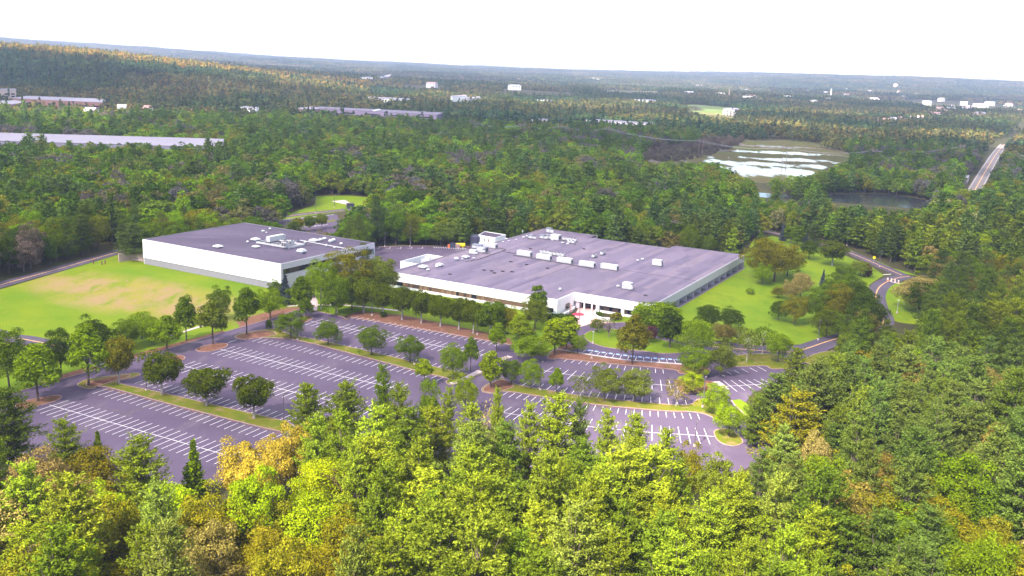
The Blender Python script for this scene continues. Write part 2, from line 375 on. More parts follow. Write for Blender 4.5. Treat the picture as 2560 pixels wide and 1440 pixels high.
lawn([(1829, 1001), (1850, 998), (1866, 1008), (1890, 1030), (1960, 1120), (1931, 1113), (1862, 1038), (1837, 1013)], m_lawn, 'grass wedge between the pines and the lot kerb', .03, 0)
lm = MB().box((0, 0, 0), (1, 1, .01)).mesh('stall_line', m_line)
def stall(a, b, parent, width=.17, z=.045):
    a = np.array(a); b = np.array(b); d = b - a
    o = bpy.data.objects.new('stall_line', lm); COL.objects.link(o); o.parent = parent
    o.location = (*((a + b) / 2), z); o.rotation_euler = (0, 0, math.atan2(d[1], d[0])); o.scale = (np.hypot(*d), width, 1)
    return o
SA = R(-26.5); SU = np.array([math.cos(SA), math.sin(SA)]); SV = np.array([-SU[1], SU[0]])
def bay_row(p0, n, d0, d1, parent, skip=(), ctr=True, off=0.0, sp=2.61, ext=(.8, .8), tilt=0.0):
    """stall lines at right angles to the lot's row direction; ctr adds the long line"""
    p0 = np.array(p0)
    for i in range(n):
        if i in skip: continue
        q = p0 + SU * (sp * i + off); stall(q + SV * d0, q + SV * d1, parent)
    if ctr: stall(p0 - SU * ext[0], p0 + SU * (sp * (n - 1) + ext[1]), parent, .2, .056)
bay_row(at(125, 1013) + SU * .9, 36, -5.9, 5.7, lot, ext=(1.2, 3))
for k_, (top0, n_) in enumerate((((267.5, 972.5), 29),)): bay_row(at(*top0), n_, -5.3, .2, lot, ctr=False)
bay_row(at(372, 948) - SU * .3, 29, -5.4, 0, lot, ctr=False)
bay_row(at(454, 914) + SU * .4, 30, -5.8, 5.8, lot, ext=(2, 3))
bay_row(at(547.5, 873) + SU * 2.1, 29, -5.8, 5.8, lot, ext=(2.3, 3))
bay_row(at(630.6, 853.8), 31, 0, 5.2, lot, ctr=False)
bay_row(at(726, 846.5), 28, .1, 5.3, lot, ctr=False, skip=(12, 19))
bay_row(at(776, 803) + SU * 2.0, 30, -5.7, 5.7, lot, ext=(2, 3), skip=(4, 11))
bay_row(at(897, 790.5), 26, -5.2, 0, lot, ctr=False, skip=(5,))
MB().ribbon(px((571, 856.5), (591, 850)), .22, .045).build('stall_line', m_line, lot)
def curve_row(tops, bots, n, parent, centre=None):
    T = np.array([at(*q) for q in tops]); B = np.array([at(*q) for q in bots])
    def res(C, s):
        L = np.concatenate([[0], np.cumsum(np.hypot(*np.diff(C, axis=0).T))]); L /= L[-1]
        return np.array([np.interp(s, L, C[:, 0]), np.interp(s, L, C[:, 1])]).T
    Ts = np.array(spline(list(T), 8)); Bs = np.array(spline(list(B), 8)); s = np.linspace(0, 1, n)
    for a, b in zip(res(Ts, s), res(Bs, s)): stall(a, b, parent)
    if centre:
        C = spline(px(*centre), 5); MB().ribbon(C, .2, .056).build('row_line', m_line, parent)
    return res(Ts, s), res(Bs, s)
PT, PB = curve_row([(1465.6, 874.4), (1510.6, 881), (1580, 890), (1622.5, 894), (1678.8, 898), (1740, 901)], [(1452.5, 883.8), (1499, 892), (1575, 902.5), (1621, 906), (1682.5, 910.6), (1750, 912)], 16, lot2)
for i in range(len(PT) - 1):       # blue bay symbols in the accessible row
    mid = (PT[i] + PT[i + 1]) / 2; inn = (PB[i] + PB[i + 1]) / 2; d = (inn - mid) / np.hypot(*(inn - mid)); c = mid + d * .3; a = math.atan2(d[1], d[0]) + math.pi / 2
    o = link('accessible_symbol', MATS.setdefault('_acc', MB().b2(-.95, .95, -.95, .95, 0, .008, 0)
        .tube([(.28 * math.cos(t), .28 * math.sin(t) - .2, .012) for t in np.linspace(.2, 5.6, 12)], [.11] * 12, 4, 1)
        .b2(-.10, .10, -.2, .45, .006, .016, 1).b2(-.16, .16, .55, .85, .006, .016, 1).b2(.05, .45, -.1, .08, .006, .016, 1).mesh('accessible_symbol', [m_blue, m_line])), lot2)
    o.location = (*c, .045); o.rotation_euler = (0, 0, a); o.scale = (.8, .8, 1)
curve_row([(1421.9, 896), (1508, 908.8), (1580, 917), (1657, 923.8)], [(1409.4, 904.4), (1500, 918), (1577, 927), (1658.8, 933.8)], 14, lot2)
curve_row([(1382.5, 917.5), (1432.5, 926), (1538, 940), (1633.8, 948.8), (1672.5, 950.6), (1693, 951)], [(1354.4, 935.6), (1407.5, 947), (1526, 965), (1632.5, 975.6), (1678, 978), (1703, 979)], 16, lot2,
          [(1353, 925.6), (1430, 938), (1512.5, 950.6), (1592.5, 958), (1687, 965)])
curve_row([(1321, 953.8), (1358.8, 960), (1435, 972.5), (1474, 978.8), (1602, 990.6), (1668, 995), (1712.5, 998.8)], [(1304.4, 965), (1342.5, 971.9), (1423, 983.8), (1465, 990.6), (1600, 1005), (1670, 1010.6), (1717, 1012.5)], 20, lot2)
curve_row([(1270, 980), (1322.5, 988.8), (1358.8, 994.4), (1512.5, 1016.9), (1615.6, 1026.9), (1743, 1034.4)], [(1254, 990), (1308, 1000), (1345.6, 1006), (1507.5, 1029.4), (1615.6, 1040), (1749.4, 1048.8)], 26, lot2)
curve_row([(1278.8, 1017.5), (1317.5, 1023.8), (1485, 1048), (1619.8, 1061.9), (1690, 1066.9), (1760, 1071.9)], [(1240, 1042), (1290, 1050), (1471, 1075), (1618, 1100), (1697.5, 1107), (1775, 1110.6)], 24, lot2,
          [(1255, 1031), (1320, 1042), (1466, 1065.6), (1610, 1080), (1700, 1086), (1786, 1091.5)])
curve_row([(1800, 934), (1832.5, 926), (1893, 916)], [(1812, 941), (1844.4, 933.8), (1915.6, 928)], 6, lot2)
curve_row([(1808.8, 951.9), (1864.4, 949.4), (1920, 946)], [(1843, 979.4), (1898.8, 971), (1960, 962)], 7, lot2, [(1813.8, 966), (1898.8, 961), (1940, 957)])

m_seal = mixmat('seam_dust', [(.125, .095, .10), ((.085, .067, .09), .4, .4, .6, (1, 1, 1), 3)], .95)
for k_, (a, b) in enumerate([((560, 1078), (660, 1048)), ((300, 1040), (420, 1000)), ((860, 852), (905, 838)), ((930, 825), (985, 812)), ((1085, 838), (1115, 828)), ((700, 905), (760, 884)), ((820, 925), (880, 903)), ((480, 960), (560, 935)), ((1375, 915), (1400, 900)), ((1420, 918), (1480, 926)), ((1250, 1000), (1330, 1008)), ((1400, 1020), (1480, 1034)), ((1560, 1048), (1700, 1056)), ((1800, 1120), (1880, 1118)), ((640, 985), (760, 1010)), ((215, 1010), (330, 1038)), ((960, 905), (1020, 880)), ((1040, 985), (1100, 965))]):
    r = np.random.default_rng(k_); A_, B_ = at(*a), at(*b); n = 12; C_ = [A_ + (B_ - A_) * t + r.normal(0, .35, 2) * (0 < t < 1) for t in np.linspace(0, 1, n)]; MB().ribbon(C_, r.uniform(.3, .7), .03).build('pavement_seam', m_seal, lot)
def island(pts, m, label, z=.17, name='planting_island', k=4):
    P = loop(px(*pts), k); o = struct(name, MB().sheet(P, z), m, label)
    MB().wall(P, .26, 0, z + .03, closed=True).build('kerb', m_kerb, o); return o
def strip(pts, m, label): return island(pts, m, label)
island([(196, 966), (200, 957), (225, 948), (320, 935), (345, 934), (350, 938), (330, 946), (290, 957), (420, 986), (560, 1019), (705, 1052), (735, 1070), (706, 1080), (560, 1045), (400, 1004), (262, 967), (232, 973)], m_strip, 'long grass island with three round trees in the nearest lot', k=3)
island([(216, 962), (235, 952), (300, 940), (325, 938), (318, 944), (285, 953), (240, 968), (222, 968)], m_mulch, 'reddish mulch at the rounded left end of the grass island', .2, 'mulch_bed', 3)
island([(40, 1018), (48, 1008), (90, 997), (140, 989), (154, 993), (140, 1003), (100, 1014), (60, 1024)], m_mulch, 'mulch island under the bright tree at the left of the lot')
island([(490, 877), (500, 869), (535, 860), (562, 859), (569, 864), (555, 872), (520, 880)], m_mulch, 'red mulch island with a single tall tree at the head of a bay row')
island([(405, 893), (425, 889), (455, 890), (462, 897), (445, 905), (420, 908), (404, 902)], m_mulch, 'small red mulch island behind the round dark tree')
island([(588, 846), (592, 838), (616, 832), (660, 825), (692, 822), (700, 826), (730, 838), (820, 856), (930, 881), (1080, 916), (1180, 938), (1205, 925), (1212, 930), (1180, 945), (1130, 963), (1115, 955), (1119, 946), (1060, 932), (900, 890), (740, 850), (650, 845), (612, 850)], m_strip, 'long grass island with lollipop trees across the middle of the lot', k=3)
island([(592, 846), (596, 839), (640, 830), (680, 829), (690, 838), (660, 843), (618, 849)], m_mulch, 'bare reddish earth at the left end of the middle island', .2, 'mulch_bed', 3)
island([(745, 800), (752, 794), (770, 790), (781, 794), (778, 799), (762, 806), (748, 806)], m_mulch, 'small mulch island beneath the pole-like tree near the footpath')
island([(1204, 976), (1212, 965), (1254, 946), (1262, 950), (1304, 965.5), (1381, 978.5), (1462, 991.5), (1600, 1006), (1715, 1013.5), (1742, 1000), (1757, 998), (1782, 1002), (1802, 1022), (1812, 1048), (1797, 1051), (1763, 1036), (1720, 1029), (1668, 1028), (1500, 1013), (1367, 994), (1270, 979), (1235, 984), (1212, 982)], m_strip, 'long curved grass island between the right-hand bay rows', k=3)
island([(1208, 976), (1215, 967), (1254, 950), (1285, 965), (1262, 976), (1232, 982), (1214, 980)], m_mulch, 'reddish mulch end of the curved island', .2, 'mulch_bed', 3)
island([(1785, 1081), (1797, 1074), (1820, 1074), (1841, 1085), (1857, 1106), (1836, 1115), (1811, 1111), (1793, 1100)], m_strip, 'rounded grass island with one tree near the far right kerb', k=4)
island([(1368, 895), (1380, 879), (1400, 875.5), (1475, 889), (1562, 902), (1695, 912), (1740, 914), (1775, 925), (1760, 937), (1700, 934), (1681, 924), (1520, 909), (1400, 897), (1384, 899)], m_mulch, 'reddish planting strip in front of the accessible bays', k=3)
MB().wall(px((1392, 873.5), (1475, 887.5), (1562.5, 900.3), (1695, 910.4), (1748, 912)), .18, .02, .28).build('kerb', m_line, lot2)
island([(1393, 873), (1400, 866), (1418, 862), (1434, 866), (1437, 873), (1425, 880), (1405, 877)], m_mulch, 'small red mulch island at the start of the accessible row')
island([(1460, 839), (1470, 831), (1485, 826), (1506, 822.5), (1556, 826), (1637, 846), (1690, 858), (1720, 868), (1712, 880), (1680, 884), (1637, 883), (1617, 879), (1545, 872.5), (1510, 867.5), (1481, 858), (1465, 848)], m_lawn, 'oval lawn inside the entrance drive', name='oval_lawn')
island([(1837, 891), (1880, 886), (1917, 885), (1955, 892), (1981, 914), (1960, 922), (1929, 922.5), (1911, 915), (1846, 917), (1815, 915), (1818, 900)], m_strip, 'grass and mulch island with thin trees beside the right road')
island([(1688, 954), (1700, 949), (1735, 950), (1780, 955), (1775, 978), (1740, 983), (1700, 980)], m_mulch, 'mulch island hidden among trees between the two right lots')
island([(2010, 905), (2020, 893), (2060, 880), (2110, 880), (2120, 900), (2060, 915)], m_strip, 'grass patch at the mouth of the right road')
def litter(pts, wd, label, seed):
    r = np.random.default_rng(seed); C = spline(px(*pts), 8); n = len(C); A, B = [], []
    for i in range(n):
        d = C[min(i + 1, n - 1)] - C[max(i - 1, 0)]; d /= np.hypot(*d); nn = np.array([-d[1], d[0]]); A.append(C[i] + nn * .1); B.append(C[i] - nn * wd * r.uniform(.15, 1.0))
    return struct('leaf_litter', MB().add([(*q, .028) for q in A + B], [(i, i + 1, n + i + 1, n + i) for i in range(n - 1)]), m_litter, label)
m_litter = mixmat('leaf_litter', [(.15, .078, .08), ((.088, .066, .094), .5, .42, .55, (1, 1, 1), 3), ((.20, .12, .11), .9, .56, .7, (1, 1, 1), 9)], 1)
litter([(262, 968), (400, 1005), (560, 1046), (706, 1081)], 1.6, 'pinkish leaf litter along the foot of the nearest grass island', 1)
litter([(655, 846), (740, 851), (900, 891), (1060, 933), (1118, 947)], 1.5, 'pinkish leaf litter along the foot of the middle island', 2)
litter([(856, 793), (868, 799), (880, 794.5), (1000, 814), (1120, 836), (1262, 860.5)], 1.8, 'pinkish leaf litter below the mulch bank', 3)
litter([(1270, 980), (1367, 995), (1500, 1014), (1668, 1029), (1720, 1030)], 1.2, 'pinkish leaf litter along the curved island', 4)
litter([(1384, 900), (1400, 898), (1520, 910), (1681, 925), (1700, 935)], 1.2, 'pinkish leaf litter below the reddish strip', 5)
litter([(1931, 1113), (1895, 1075), (1862, 1038), (1837, 1013)], 1.6, 'pink leaf drift against the far right kerb', 6)
litter([(225, 974), (205, 972), (196, 966), (200, 957)], 1.2, 'leaf drift round the left tip of the nearest island', 7)
# ------------------------------------------------------------------ paths and plaza
def path(pts, width, m, label, z=.03, name='footpath'):
    return struct(name, MB().ribbon(spline(px(*pts), 5), width, z), m, label)
path([(1128, 961), (1165, 946), (1201, 928)], 2.2, m_conc, 'pale concrete footpath crossing the end of the middle island', .215)
path([(1790, 955), (1803, 964), (1815, 975)], 2.4, m_conc, 'pale concrete footpath beside the right lot', .215)
path([(1240, 903), (1257, 897), (1276, 891)], 2.4, m_conc, 'pale concrete path glimpsed between two trees by the lane', .06)
path([(1340, 862), (1356, 855), (1374, 847), (1400, 835)], 2.4, m_conc, 'pale concrete path rising toward the entrance', .06)
path([(783, 776), (785, 762), (784, 750), (772, 735), (755, 726)], 3.0, m_conc, 'concrete path from the lot up to the left building')
path([(715, 766), (760, 763), (800, 762), (860, 763), (920, 768), (1000, 777)], 1.6, m_conc, 'thin pale footpath running beneath the trees', .026)
path([(400, 850), (450, 832), (495, 818), (560, 797)], 1.6, m_conc, 'thin pale footpath crossing the edge of the left lawn', .026)
plaza = loop(px((1441, 818), (1432, 800), (1440, 783), (1450, 770), (1490, 775), (1488, 786), (1492, 796), (1510, 803), (1530, 806), (1500, 811), (1470, 812)), 3)
pz = struct('entrance_plaza', MB().sheet(plaza, .05), m_plaza, 'pink paved entrance plaza with a red flower disc')
c = at(1446, 786); MB().dome((c[0], c[1], .06), 2.6, 2.6, .3, 16, 3).build('flower_disc', m_red, pz)

# ------------------------------------------------------------------ buildings
UNIT = {}
def piece(name, m, parent, x0, x1, y0, y1, z0, z1):
    """a panel, pane or slab: shared unit block, placed by scale"""
    if m.name not in UNIT: UNIT[m.name] = MB().box((0, 0, 0), (1, 1, 1)).mesh('block_' + m.name, m)
    o = link(name, UNIT[m.name], parent); o.location = ((x0 + x1) / 2, (y0 + y1) / 2, (z0 + z1) / 2); o.scale = (x1 - x0, y1 - y0, z1 - z0); return o
prnd = random.Random(5)
BA = R(-28.0); BO = np.array([-53.9, 430.8])
BU = np.array([math.cos(BA), math.sin(BA)]); BV = np.array([-BU[1], BU[0]])
def bw(u, v): return BO + BU * u + BV * v
def bl(p): d = np.asarray(p) - BO; return float(d @ BU), float(d @ BV)
H1 = 7.0
main = thing('office_building', 'sprawling low white building with lavender-grey roof and recessed entrance corner', 'building', (*BO, 0), BA)
foot = [(-1.5, -1.4), (83.4, -1.4), (83.4, 15.5), (119.8, 15.5), (119.8, 154.5), (81, 154.5), (81, 145), (33, 145), (33, 155), (-1.5, 155)]
clear([bw(*q) for q in foot], 4)
clear([bw(83, -3), bw(120, -3), bw(120, 16), bw(83, 16)], 4)
core = [(-.9, -.3), (83.0, -.3), (83.0, 19), (116.3, 19), (116.3, 153.9), (81.6, 153.9), (81.6, 144.4), (32.4, 144.4), (32.4, 154.4), (-.9, 154.4)]
MB().prism(core, 0, H1 - .6).build('wall', m_white, main)
main_deck = MB().prism(foot, H1 - .55, H1).build('roof_deck', m_seam, main)
def band(parent, axis, fixed, a0, a1, z0, z1, m, step, out, name, thick=.35, gap=.03):
    """row of panels along u (axis 0) or v (axis 1); out is the outward side"""
    n = max(1, round((a1 - a0) / step)); st = (a1 - a0) / n
    for i in range(n):
        lo, hi = a0 + i * st + gap / 2, a0 + (i + 1) * st - gap / 2; t0, t1 = sorted((fixed, fixed + out * thick))
        if axis == 0: piece(name, m, parent, lo, hi, t0, t1, z0, z1)
        else: piece(name, m, parent, t0, t1, lo, hi, z0, z1)
band(main, 0, -1.45, -1.8, 83.75, 3.15, H1 + .12, m_fascia, 3.05, -1, 'fascia_panel')
band(main, 1, 83.45, -1.4, 15.1, 0, H1 + .12, m_fascia, 3.05, 1, 'wall_panel')
band(main, 0, 15.45, 83.85, 120.15, 3.3, H1 + .12, m_fascia, 3.05, -1, 'fascia_panel')
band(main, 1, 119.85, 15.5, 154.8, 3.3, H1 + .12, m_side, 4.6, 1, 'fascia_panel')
band(main, 1, -1.55, -1.4, 155.3, 0, H1 + .12, m_white, 6, -1, 'wall_panel')
band(main, 0, 155.05, -1.5, 33.3, 0, H1 + .12, m_white, 6, 1, 'wall_panel')
band(main, 0, 145.05, 33.4, 80.6, 0, H1 + .12, m_white, 6, 1, 'wall_panel')
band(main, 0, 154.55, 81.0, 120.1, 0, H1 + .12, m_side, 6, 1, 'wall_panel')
band(main, 0, -.9, -1.8, 83.7, 0, 1.15, m_white, 3.05, -1, 'sill_panel', .8)
piece('window_backing', m_frame, main, -1.2, 83, -1.36, -.35, 1.15, 3.15)
u = -1.1; seq = []
while u < 82:
    wd = 1.18
    if u < 5 or u > 78: m_ = m_glass
    elif 33 < u < 34.5 or 40.5 < u < 44: m_ = m_glass
    else: m_ = prnd.choice([m_blind, m_blind, m_blind, m_blind3, m_blind3, m_blind2])
    piece('window_pane', m_, main, u, u + wd, -1.46, -1.34, 1.2, 3.12); u += wd + .12
piece('corner_pier', m_fascia, main, 82.2, 83.75, -1.78, -.5, 0, 3.14)
piece('corner_pier', m_fascia, main, -1.8, -1.2, -1.78, -.5, 0, 3.14)
# entrance corner
piece('soffit', m_white, main, 83.9, 119.9, 15.6, 19, 3.0, 3.28)
piece('window_backing', m_frame, main, 84.5, 119.5, 18.7, 18.95, .2, 3.0)
for a, b in ((86.2, 88.7), (88.9, 91.6), (91.8, 93.6)):
    piece('entrance_glass', m_glass, main, a, b, 18.4, 18.68, .2, 2.9)
for a, wd in ((88.6, .55), (92.2, .55), (94.9, 1.5), (106.4, 1.4), (118.8, 1.4)):
    piece('column', m_fascia, main, a - wd / 2, a + wd / 2, 15.2, 15.2 + wd, 0, 3.29)
piece('wall', m_side, main, 83.85, 86, 15.9, 18.6, .02, 2.99)
band(main, 0, 16.1, 95.8, 119.5, 0, 1.0, m_white, 3, -1, 'sill_panel', .3)
u = 95.9
while u < 118:
    piece('window_pane', prnd.choice([m_glass, m_blind2, m_glass]), main, u, u + 1.3, 16.0, 16.12, 1.02, 3.0); u += 1.38
piece('window_backing', m_frame, main, 95.8, 119.3, 16.13, 16.3, .9, 3.28)
# finned right-hand side
nf = 14
for i in range(nf):
    v = 16.6 + i * (153.4 - 16.6) / (nf - 1)
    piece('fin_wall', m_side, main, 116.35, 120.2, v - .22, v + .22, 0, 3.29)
    if i < nf - 1:
        s_ = (153.4 - 16.6) / (nf - 1)
        for k in range(6): piece('window_pane', prnd.choice([m_glass, m_glass, m_blind2]), main, 116.34, 116.45, v + .5 + k * 1.62, v + 2.05 + k * 1.62, .9, 2.9)
MB().b2(116.3, 121.5, 15, 154.8, 0, .12).build('plinth_slab', mat('plinth_grey', (.13, .11, .14), .9), main)
MB().b2(116.25, 116.33, 19.1, 153.8, .13, 3.28).build('recess_shade', mat('recess_shade_mauve', (.12, .105, .14), .8), main)  # dark sheet over the wall, coloured as the shade behind the fins
MB().b2(116.3, 119.8, 15.8, 154.4, 3.2, 3.29).build('soffit', m_side, main)
# roof sheets laid in long strips
rs = random.Random(11); us = np.arange(-1.3, 119.6, 3.02); nsheet = 0
for u0 in us:
    u1 = min(u0 + 3.0, 119.6); f0 = -1.2 if u1 <= 83.6 else 15.7; r1 = 154.7 if u1 < 33 else (144.8 if u1 < 81 else 154.2); v0 = f0
    while v0 < r1 - 1 and nsheet < 298:
        L_ = rs.choice([9, 14, 22, 30, 45]) * rs.uniform(.8, 1.2); v1 = min(r1, v0 + L_)
        if r1 - v1 < 6: v1 = r1
        piece('roof_sheet', rs.choice([m_rs[0], m_rs[0], m_rs[1], m_rs[2], m_rs[3]]), main_deck, u0, u1, v0 + .02, v1 - .02, H1 + .005, H1 + .03 + rs.uniform(0, .012)); v0 = v1; nsheet += 1
for a, b in (((1262, 728), (1432, 662)), ((1470, 645), (1571, 606))):
    (a0, b0), (a1, b1) = bl(at(*a, H1)), bl(at(*b, H1)); piece('roof_seam', m_seam, main_deck, (a0 + a1) / 2 - .14, (a0 + a1) / 2 + .14, b0, b1, H1 + .02, H1 + .09)
(a0, b0), (a1, b1) = bl(at(1545, 674, H1)), bl(at(1742, 702, H1)); piece('roof_seam', m_seam, main_deck, a0, a1, (b0 + b1) / 2 - .14, (b0 + b1) / 2 + .14, H1 + .02, H1 + .09)
def coping(parent, poly, z, m, wd=.4):
    MB().wall(poly, wd, z, z + .1, closed=True).build('coping', m, parent)
coping(main_deck, foot, H1 + .121, m_cop)
# annex at the rear left
P = [at(1197, 588, 6.5), at(1212, 579, 6.5), at(1264, 587.5, 6.5), at(1238, 595, 6.5)]
an = thing('annex_building', 'small white flat-roofed annex with two slit windows behind the big roof', 'building', (0, 0, 0)); clear(P, 4)
MB().prism(P, 0, 6.3).build('wall', m_white, an); MB().prism([P[0] * .985 + P[2] * .015, P[1] * .985 + P[3] * .015, P[2] * .985 + P[0] * .015, P[3] * .985 + P[1] * .015], 6.3, 6.42).build('roof', m_roofA, an)
MB().wall(P, .4, 6.3, 6.75, closed=True).build('parapet', m_white, an)
for t in (.35, .6):
    q = P[0] * (1 - t) + P[3] * t; d = (P[3] - P[0]) / np.hypot(*(P[3] - P[0])); n_ = np.array([d[1], -d[0]])
    MB().box((*(q + n_ * .02), 3.6), (.7, .2, 3.2), math.atan2(d[1], d[0])).build('window', m_blind, an)
q = at(1254, 596, 4); MB().box((*q, 3.6), (8, 6, .8), BA).build('canopy', m_white, an)
# left building
AA = R(-28.8); AO = np.array([-179.4, 456.6]); AU = np.array([math.cos(AA), math.sin(AA)]); AV = np.array([-AU[1], AU[0]]); H2 = 12.0
def al(p): d = np.asarray(p) - AO; return float(d @ AU), float(d @ AV)
wh = thing('warehouse_building', 'tall windowless white building with dark purple-grey flat roof beside the lawn', 'building', (*AO, 0), AA)
fa = [(.6, -.5), (88.2, -.5), (88.2, 66.5), (.6, 66.5)]
clear([AO + AU * q[0] + AV * q[1] for q in fa], 3)
MB().prism([(1, 0), (86.6, 0), (86.6, 66), (1, 66)], 0, H2 - .5).build('wall', m_white, wh)
wh_deck = MB().prism(fa, H2 - .45, H2).build('roof_deck', m_roofA, wh)
band(wh, 0, -.52, .3, 88.5, 3.1, H2 + .12, m_fascia, 3.4, -1, 'wall_panel')
band(wh, 0, -.3, .6, 88.2, 0, 3.08, m_grey, 3.4, -1, 'base_panel', .3)
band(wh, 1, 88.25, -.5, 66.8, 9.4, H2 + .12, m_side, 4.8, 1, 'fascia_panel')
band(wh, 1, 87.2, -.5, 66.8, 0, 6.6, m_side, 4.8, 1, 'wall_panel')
band(wh, 1, .55, -.5, 66.8, 0, H2 + .12, m_white, 6, -1, 'wall_panel'); band(wh, 0, 66.55, .3, 88.5, 0, H2 + .12, m_white, 6, 1, 'wall_panel')
piece('window_backing', m_frame, wh, 86.9, 87.15, .6, 66, 6.6, 9.4)
v = .9
while v < 65: piece('window_pane', prnd.choice([m_glass, m_glass, m_blind2, m_blind2]), wh, 87.1, 87.22, v, v + 1.6, 6.7, 9.3); v += 1.72
piece('corner_pier', m_side, wh, 87.2, 88.58, -.5, .55, 0, 9.39)
coping(wh_deck, fa, H2 + .121, m_cop)
piece('door_hood', m_side, wh, 87.6, 90.6, 14, 19, 3.6, 3.9); piece('door', m_blind2, wh, 87.52, 87.66, 15, 18, .1, 3.2)
rw = thing('retaining_wall', 'low tan concrete retaining wall at the left corner of the windowless building', 'wall'); MB().wall(px((297, 655), (330, 650), (362, 654)), .6, 0, 4.2).build('wall_slab', mat('tan_concrete', (.46, .33, .31), .9, var=.1, scale=.4), rw)
# loading yard and rear lot
yd = px((925, 619), (1010, 616), (1180, 617), (1212, 621), (1150, 640), (990, 690), (925, 665)); clear(yd, 1)
yard = struct('loading_yard', MB().sheet(yd, .02), m_asphalt, 'dark asphalt loading yard between the two white buildings')
for i in range(5): q = at(948 + i * 27, 619.5); MB().box((*q, .04), (.25, 5, .012), BA + .5).box((*(q - BV * 2.2), .04), (2.4, .25, .012), BA + .5).build('bay_mark', m_line, yard)
for i in range(14): stall(at(1083 + i * 6, 617 + i * .25), at(1087 + i * 6, 620 + i * .25), yard, .3)
MB().wall(px((930, 618), (1010, 615), (1180, 616)), .5, 0, .2).build('kerb', m_kerb, yard)
rl = px((690, 553), (842, 536), (850, 560), (835, 583), (760, 585), (700, 565)); clear(rl, 0)
rear = struct('rear_parking_lot', MB().sheet(rl, .024), m_asphalt, 'small parking lot seen over the roof of the left building')
for j, (y0, n_) in enumerate(((547, 18), (560, 14), (572, 12))):
    for i in range(n_):
        a = at(700 + i * 7.5 + j * 14, y0 + (4 if j == 0 else 0) - i * .75); stall(a, a + np.array([1.2, 5.2]), rear, .3)
lawn([(718, 566), (760, 559), (838, 549), (838, 553), (760, 564)], m_strip, 'narrow grass island with three small trees in the rear lot', .1, 0, name='planting_island')

# ------------------------------------------------------------------ roof equipment
def rooft(name, label, cat, p, z, rz=BA, group=None): return thing(name, label, cat, (*p, z), rz, group)
def air_unit(p, z, L_, W_, H_, label, rz=BA, mm=None, group='large roof air handlers'):
    mm = mm or m_unit; t = rooft('air_handler', label, 'air handler', p, z, rz, group)
    b = MB().box((0, 0, H_ / 2 + .35), (L_, W_, H_)).box((0, 0, H_ + .4), (L_ * .98, W_ * .92, .14), 0, 0, .93); cas = b.build('casing', mm, t)
    MB().box((0, 0, .17), (L_ * 1.06, W_ * 1.1, .34)).build('base_rail', m_louvre, t)
    for k in range(max(2, int(L_ // 2.6))): piece('access_panel', m_unit, cas, -L_ / 2 + .5 + k * 2.5, -L_ / 2 + 2.6 + k * 2.5, -W_ / 2 - .05, -W_ / 2 - .002, .6, H_ * .9)
    MB().box((L_ / 2 + .04, 0, H_ * .55), (.1, W_ * .7, H_ * .5)).build('louvre', m_louvre, cas)
    MB().tube([(L_ / 2, -W_ * .3, .5), (L_ / 2 + 2.2, -W_ * .3, .5), (L_ / 2 + 2.2, -W_ * .3, .1)], [.09] * 3, 5).build('pipe', m_unitg, t); return t
H1z = H1 + .04
ordn = ['first', 'second', 'third', 'fourth', 'fifth']
for i, (x, y, L_) in enumerate([(1308, 641, 7.8), (1357, 650, 7.8), (1409, 658.5, 8.0), (1465, 668, 8.0), (1521, 675, 8.6)]):
    air_unit(at(x, y, H1z) + BV * 1.3, H1z, L_, 2.6, 2.25, '%s white air handler from the left in the row across the big roof' % ordn[i])
air_unit(at(1641, 665, H1z) + BV * 1.2, H1z, 4.6, 3.2, 2.6, 'lone boxy white roof unit near the right edge of the big roof', group=None)
air_unit(at(1566, 724, H1z) + BV * 1.2, H1z, 4.2, 3.0, 2.7, 'boxy white roof unit close to the front edge beside a small vent', group=None)
air_unit(at(1389, 600, H1z), H1z, 5.2, 3.6, 2.8, 'white roof unit among the pipe cluster at the back of the big roof', group=None)
air_unit(at(1371, 583, H1z) + BV, H1z, 3.6, 2.4, 2.6, 'rearmost grey roof unit near the back edge', mm=m_unitg, group=None)
for i, (x, y, L_, H_, lab) in enumerate([(1193, 622, 5.4, 2.0, 'left'), (1212, 617, 6, 2.0, 'rear'), (1229, 620, 6, 2.2, 'right'), (1207, 628, 5, 1.9, 'middle'), (1183, 635, 3.6, 1.8, 'front-left'), (1202, 631, 3.4, 1.9, 'front')]):
    air_unit(at(x, y, H1z), H1z, L_, 2.8, H_, '%s unit of the white cluster by the left edge of the big roof' % lab, mm=m_unit if i % 3 else m_unitg, group='white unit cluster')
for i, (x, y) in enumerate([(1328, 597), (1356, 597), (1369, 597)]):
    air_unit(at(x, y, H1z), H1z, 3.2, 2.4, 1.9, '%s grey unit of the pipe cluster at the back of the big roof' % ordn[i], mm=m_unitg, group='grey units at the back')
def condenser(p, z, n, label, rz=BA, group='roof condensers'):
    t = rooft('condenser', label, 'condenser', p, z, rz, group)
    MB().b2(-n * 1.1 - .4, n * 1.1 + .4, -.8, .8, .02, .3).build('skid', m_louvre, t)
    for k in range(n):
        x = (k - (n - 1) / 2) * 2.2; c_ = MB().box((x, 0, 1.1), (1.9, 1.5, 1.2)); cb = c_.build('cabinet', m_unit, t)
        MB().tube([(x, 0, 1.7), (x, 0, 1.95)], [.6, .6], 10).build('fan_guard', m_louvre, cb)
    for sx in (-1, 1): MB().tube([(sx * n * 1.05, -.6, 0), (sx * n * 1.05, -.6, .9)], [.06, .06], 4).build('leg', m_polel, t)
    return t
condenser(at(1369, 636, H1z), H1z, 4, 'left of two low condensers behind the air handler row'); condenser(at(1392, 640, H1z), H1z, 4, 'right of two low condensers behind the air handler row')
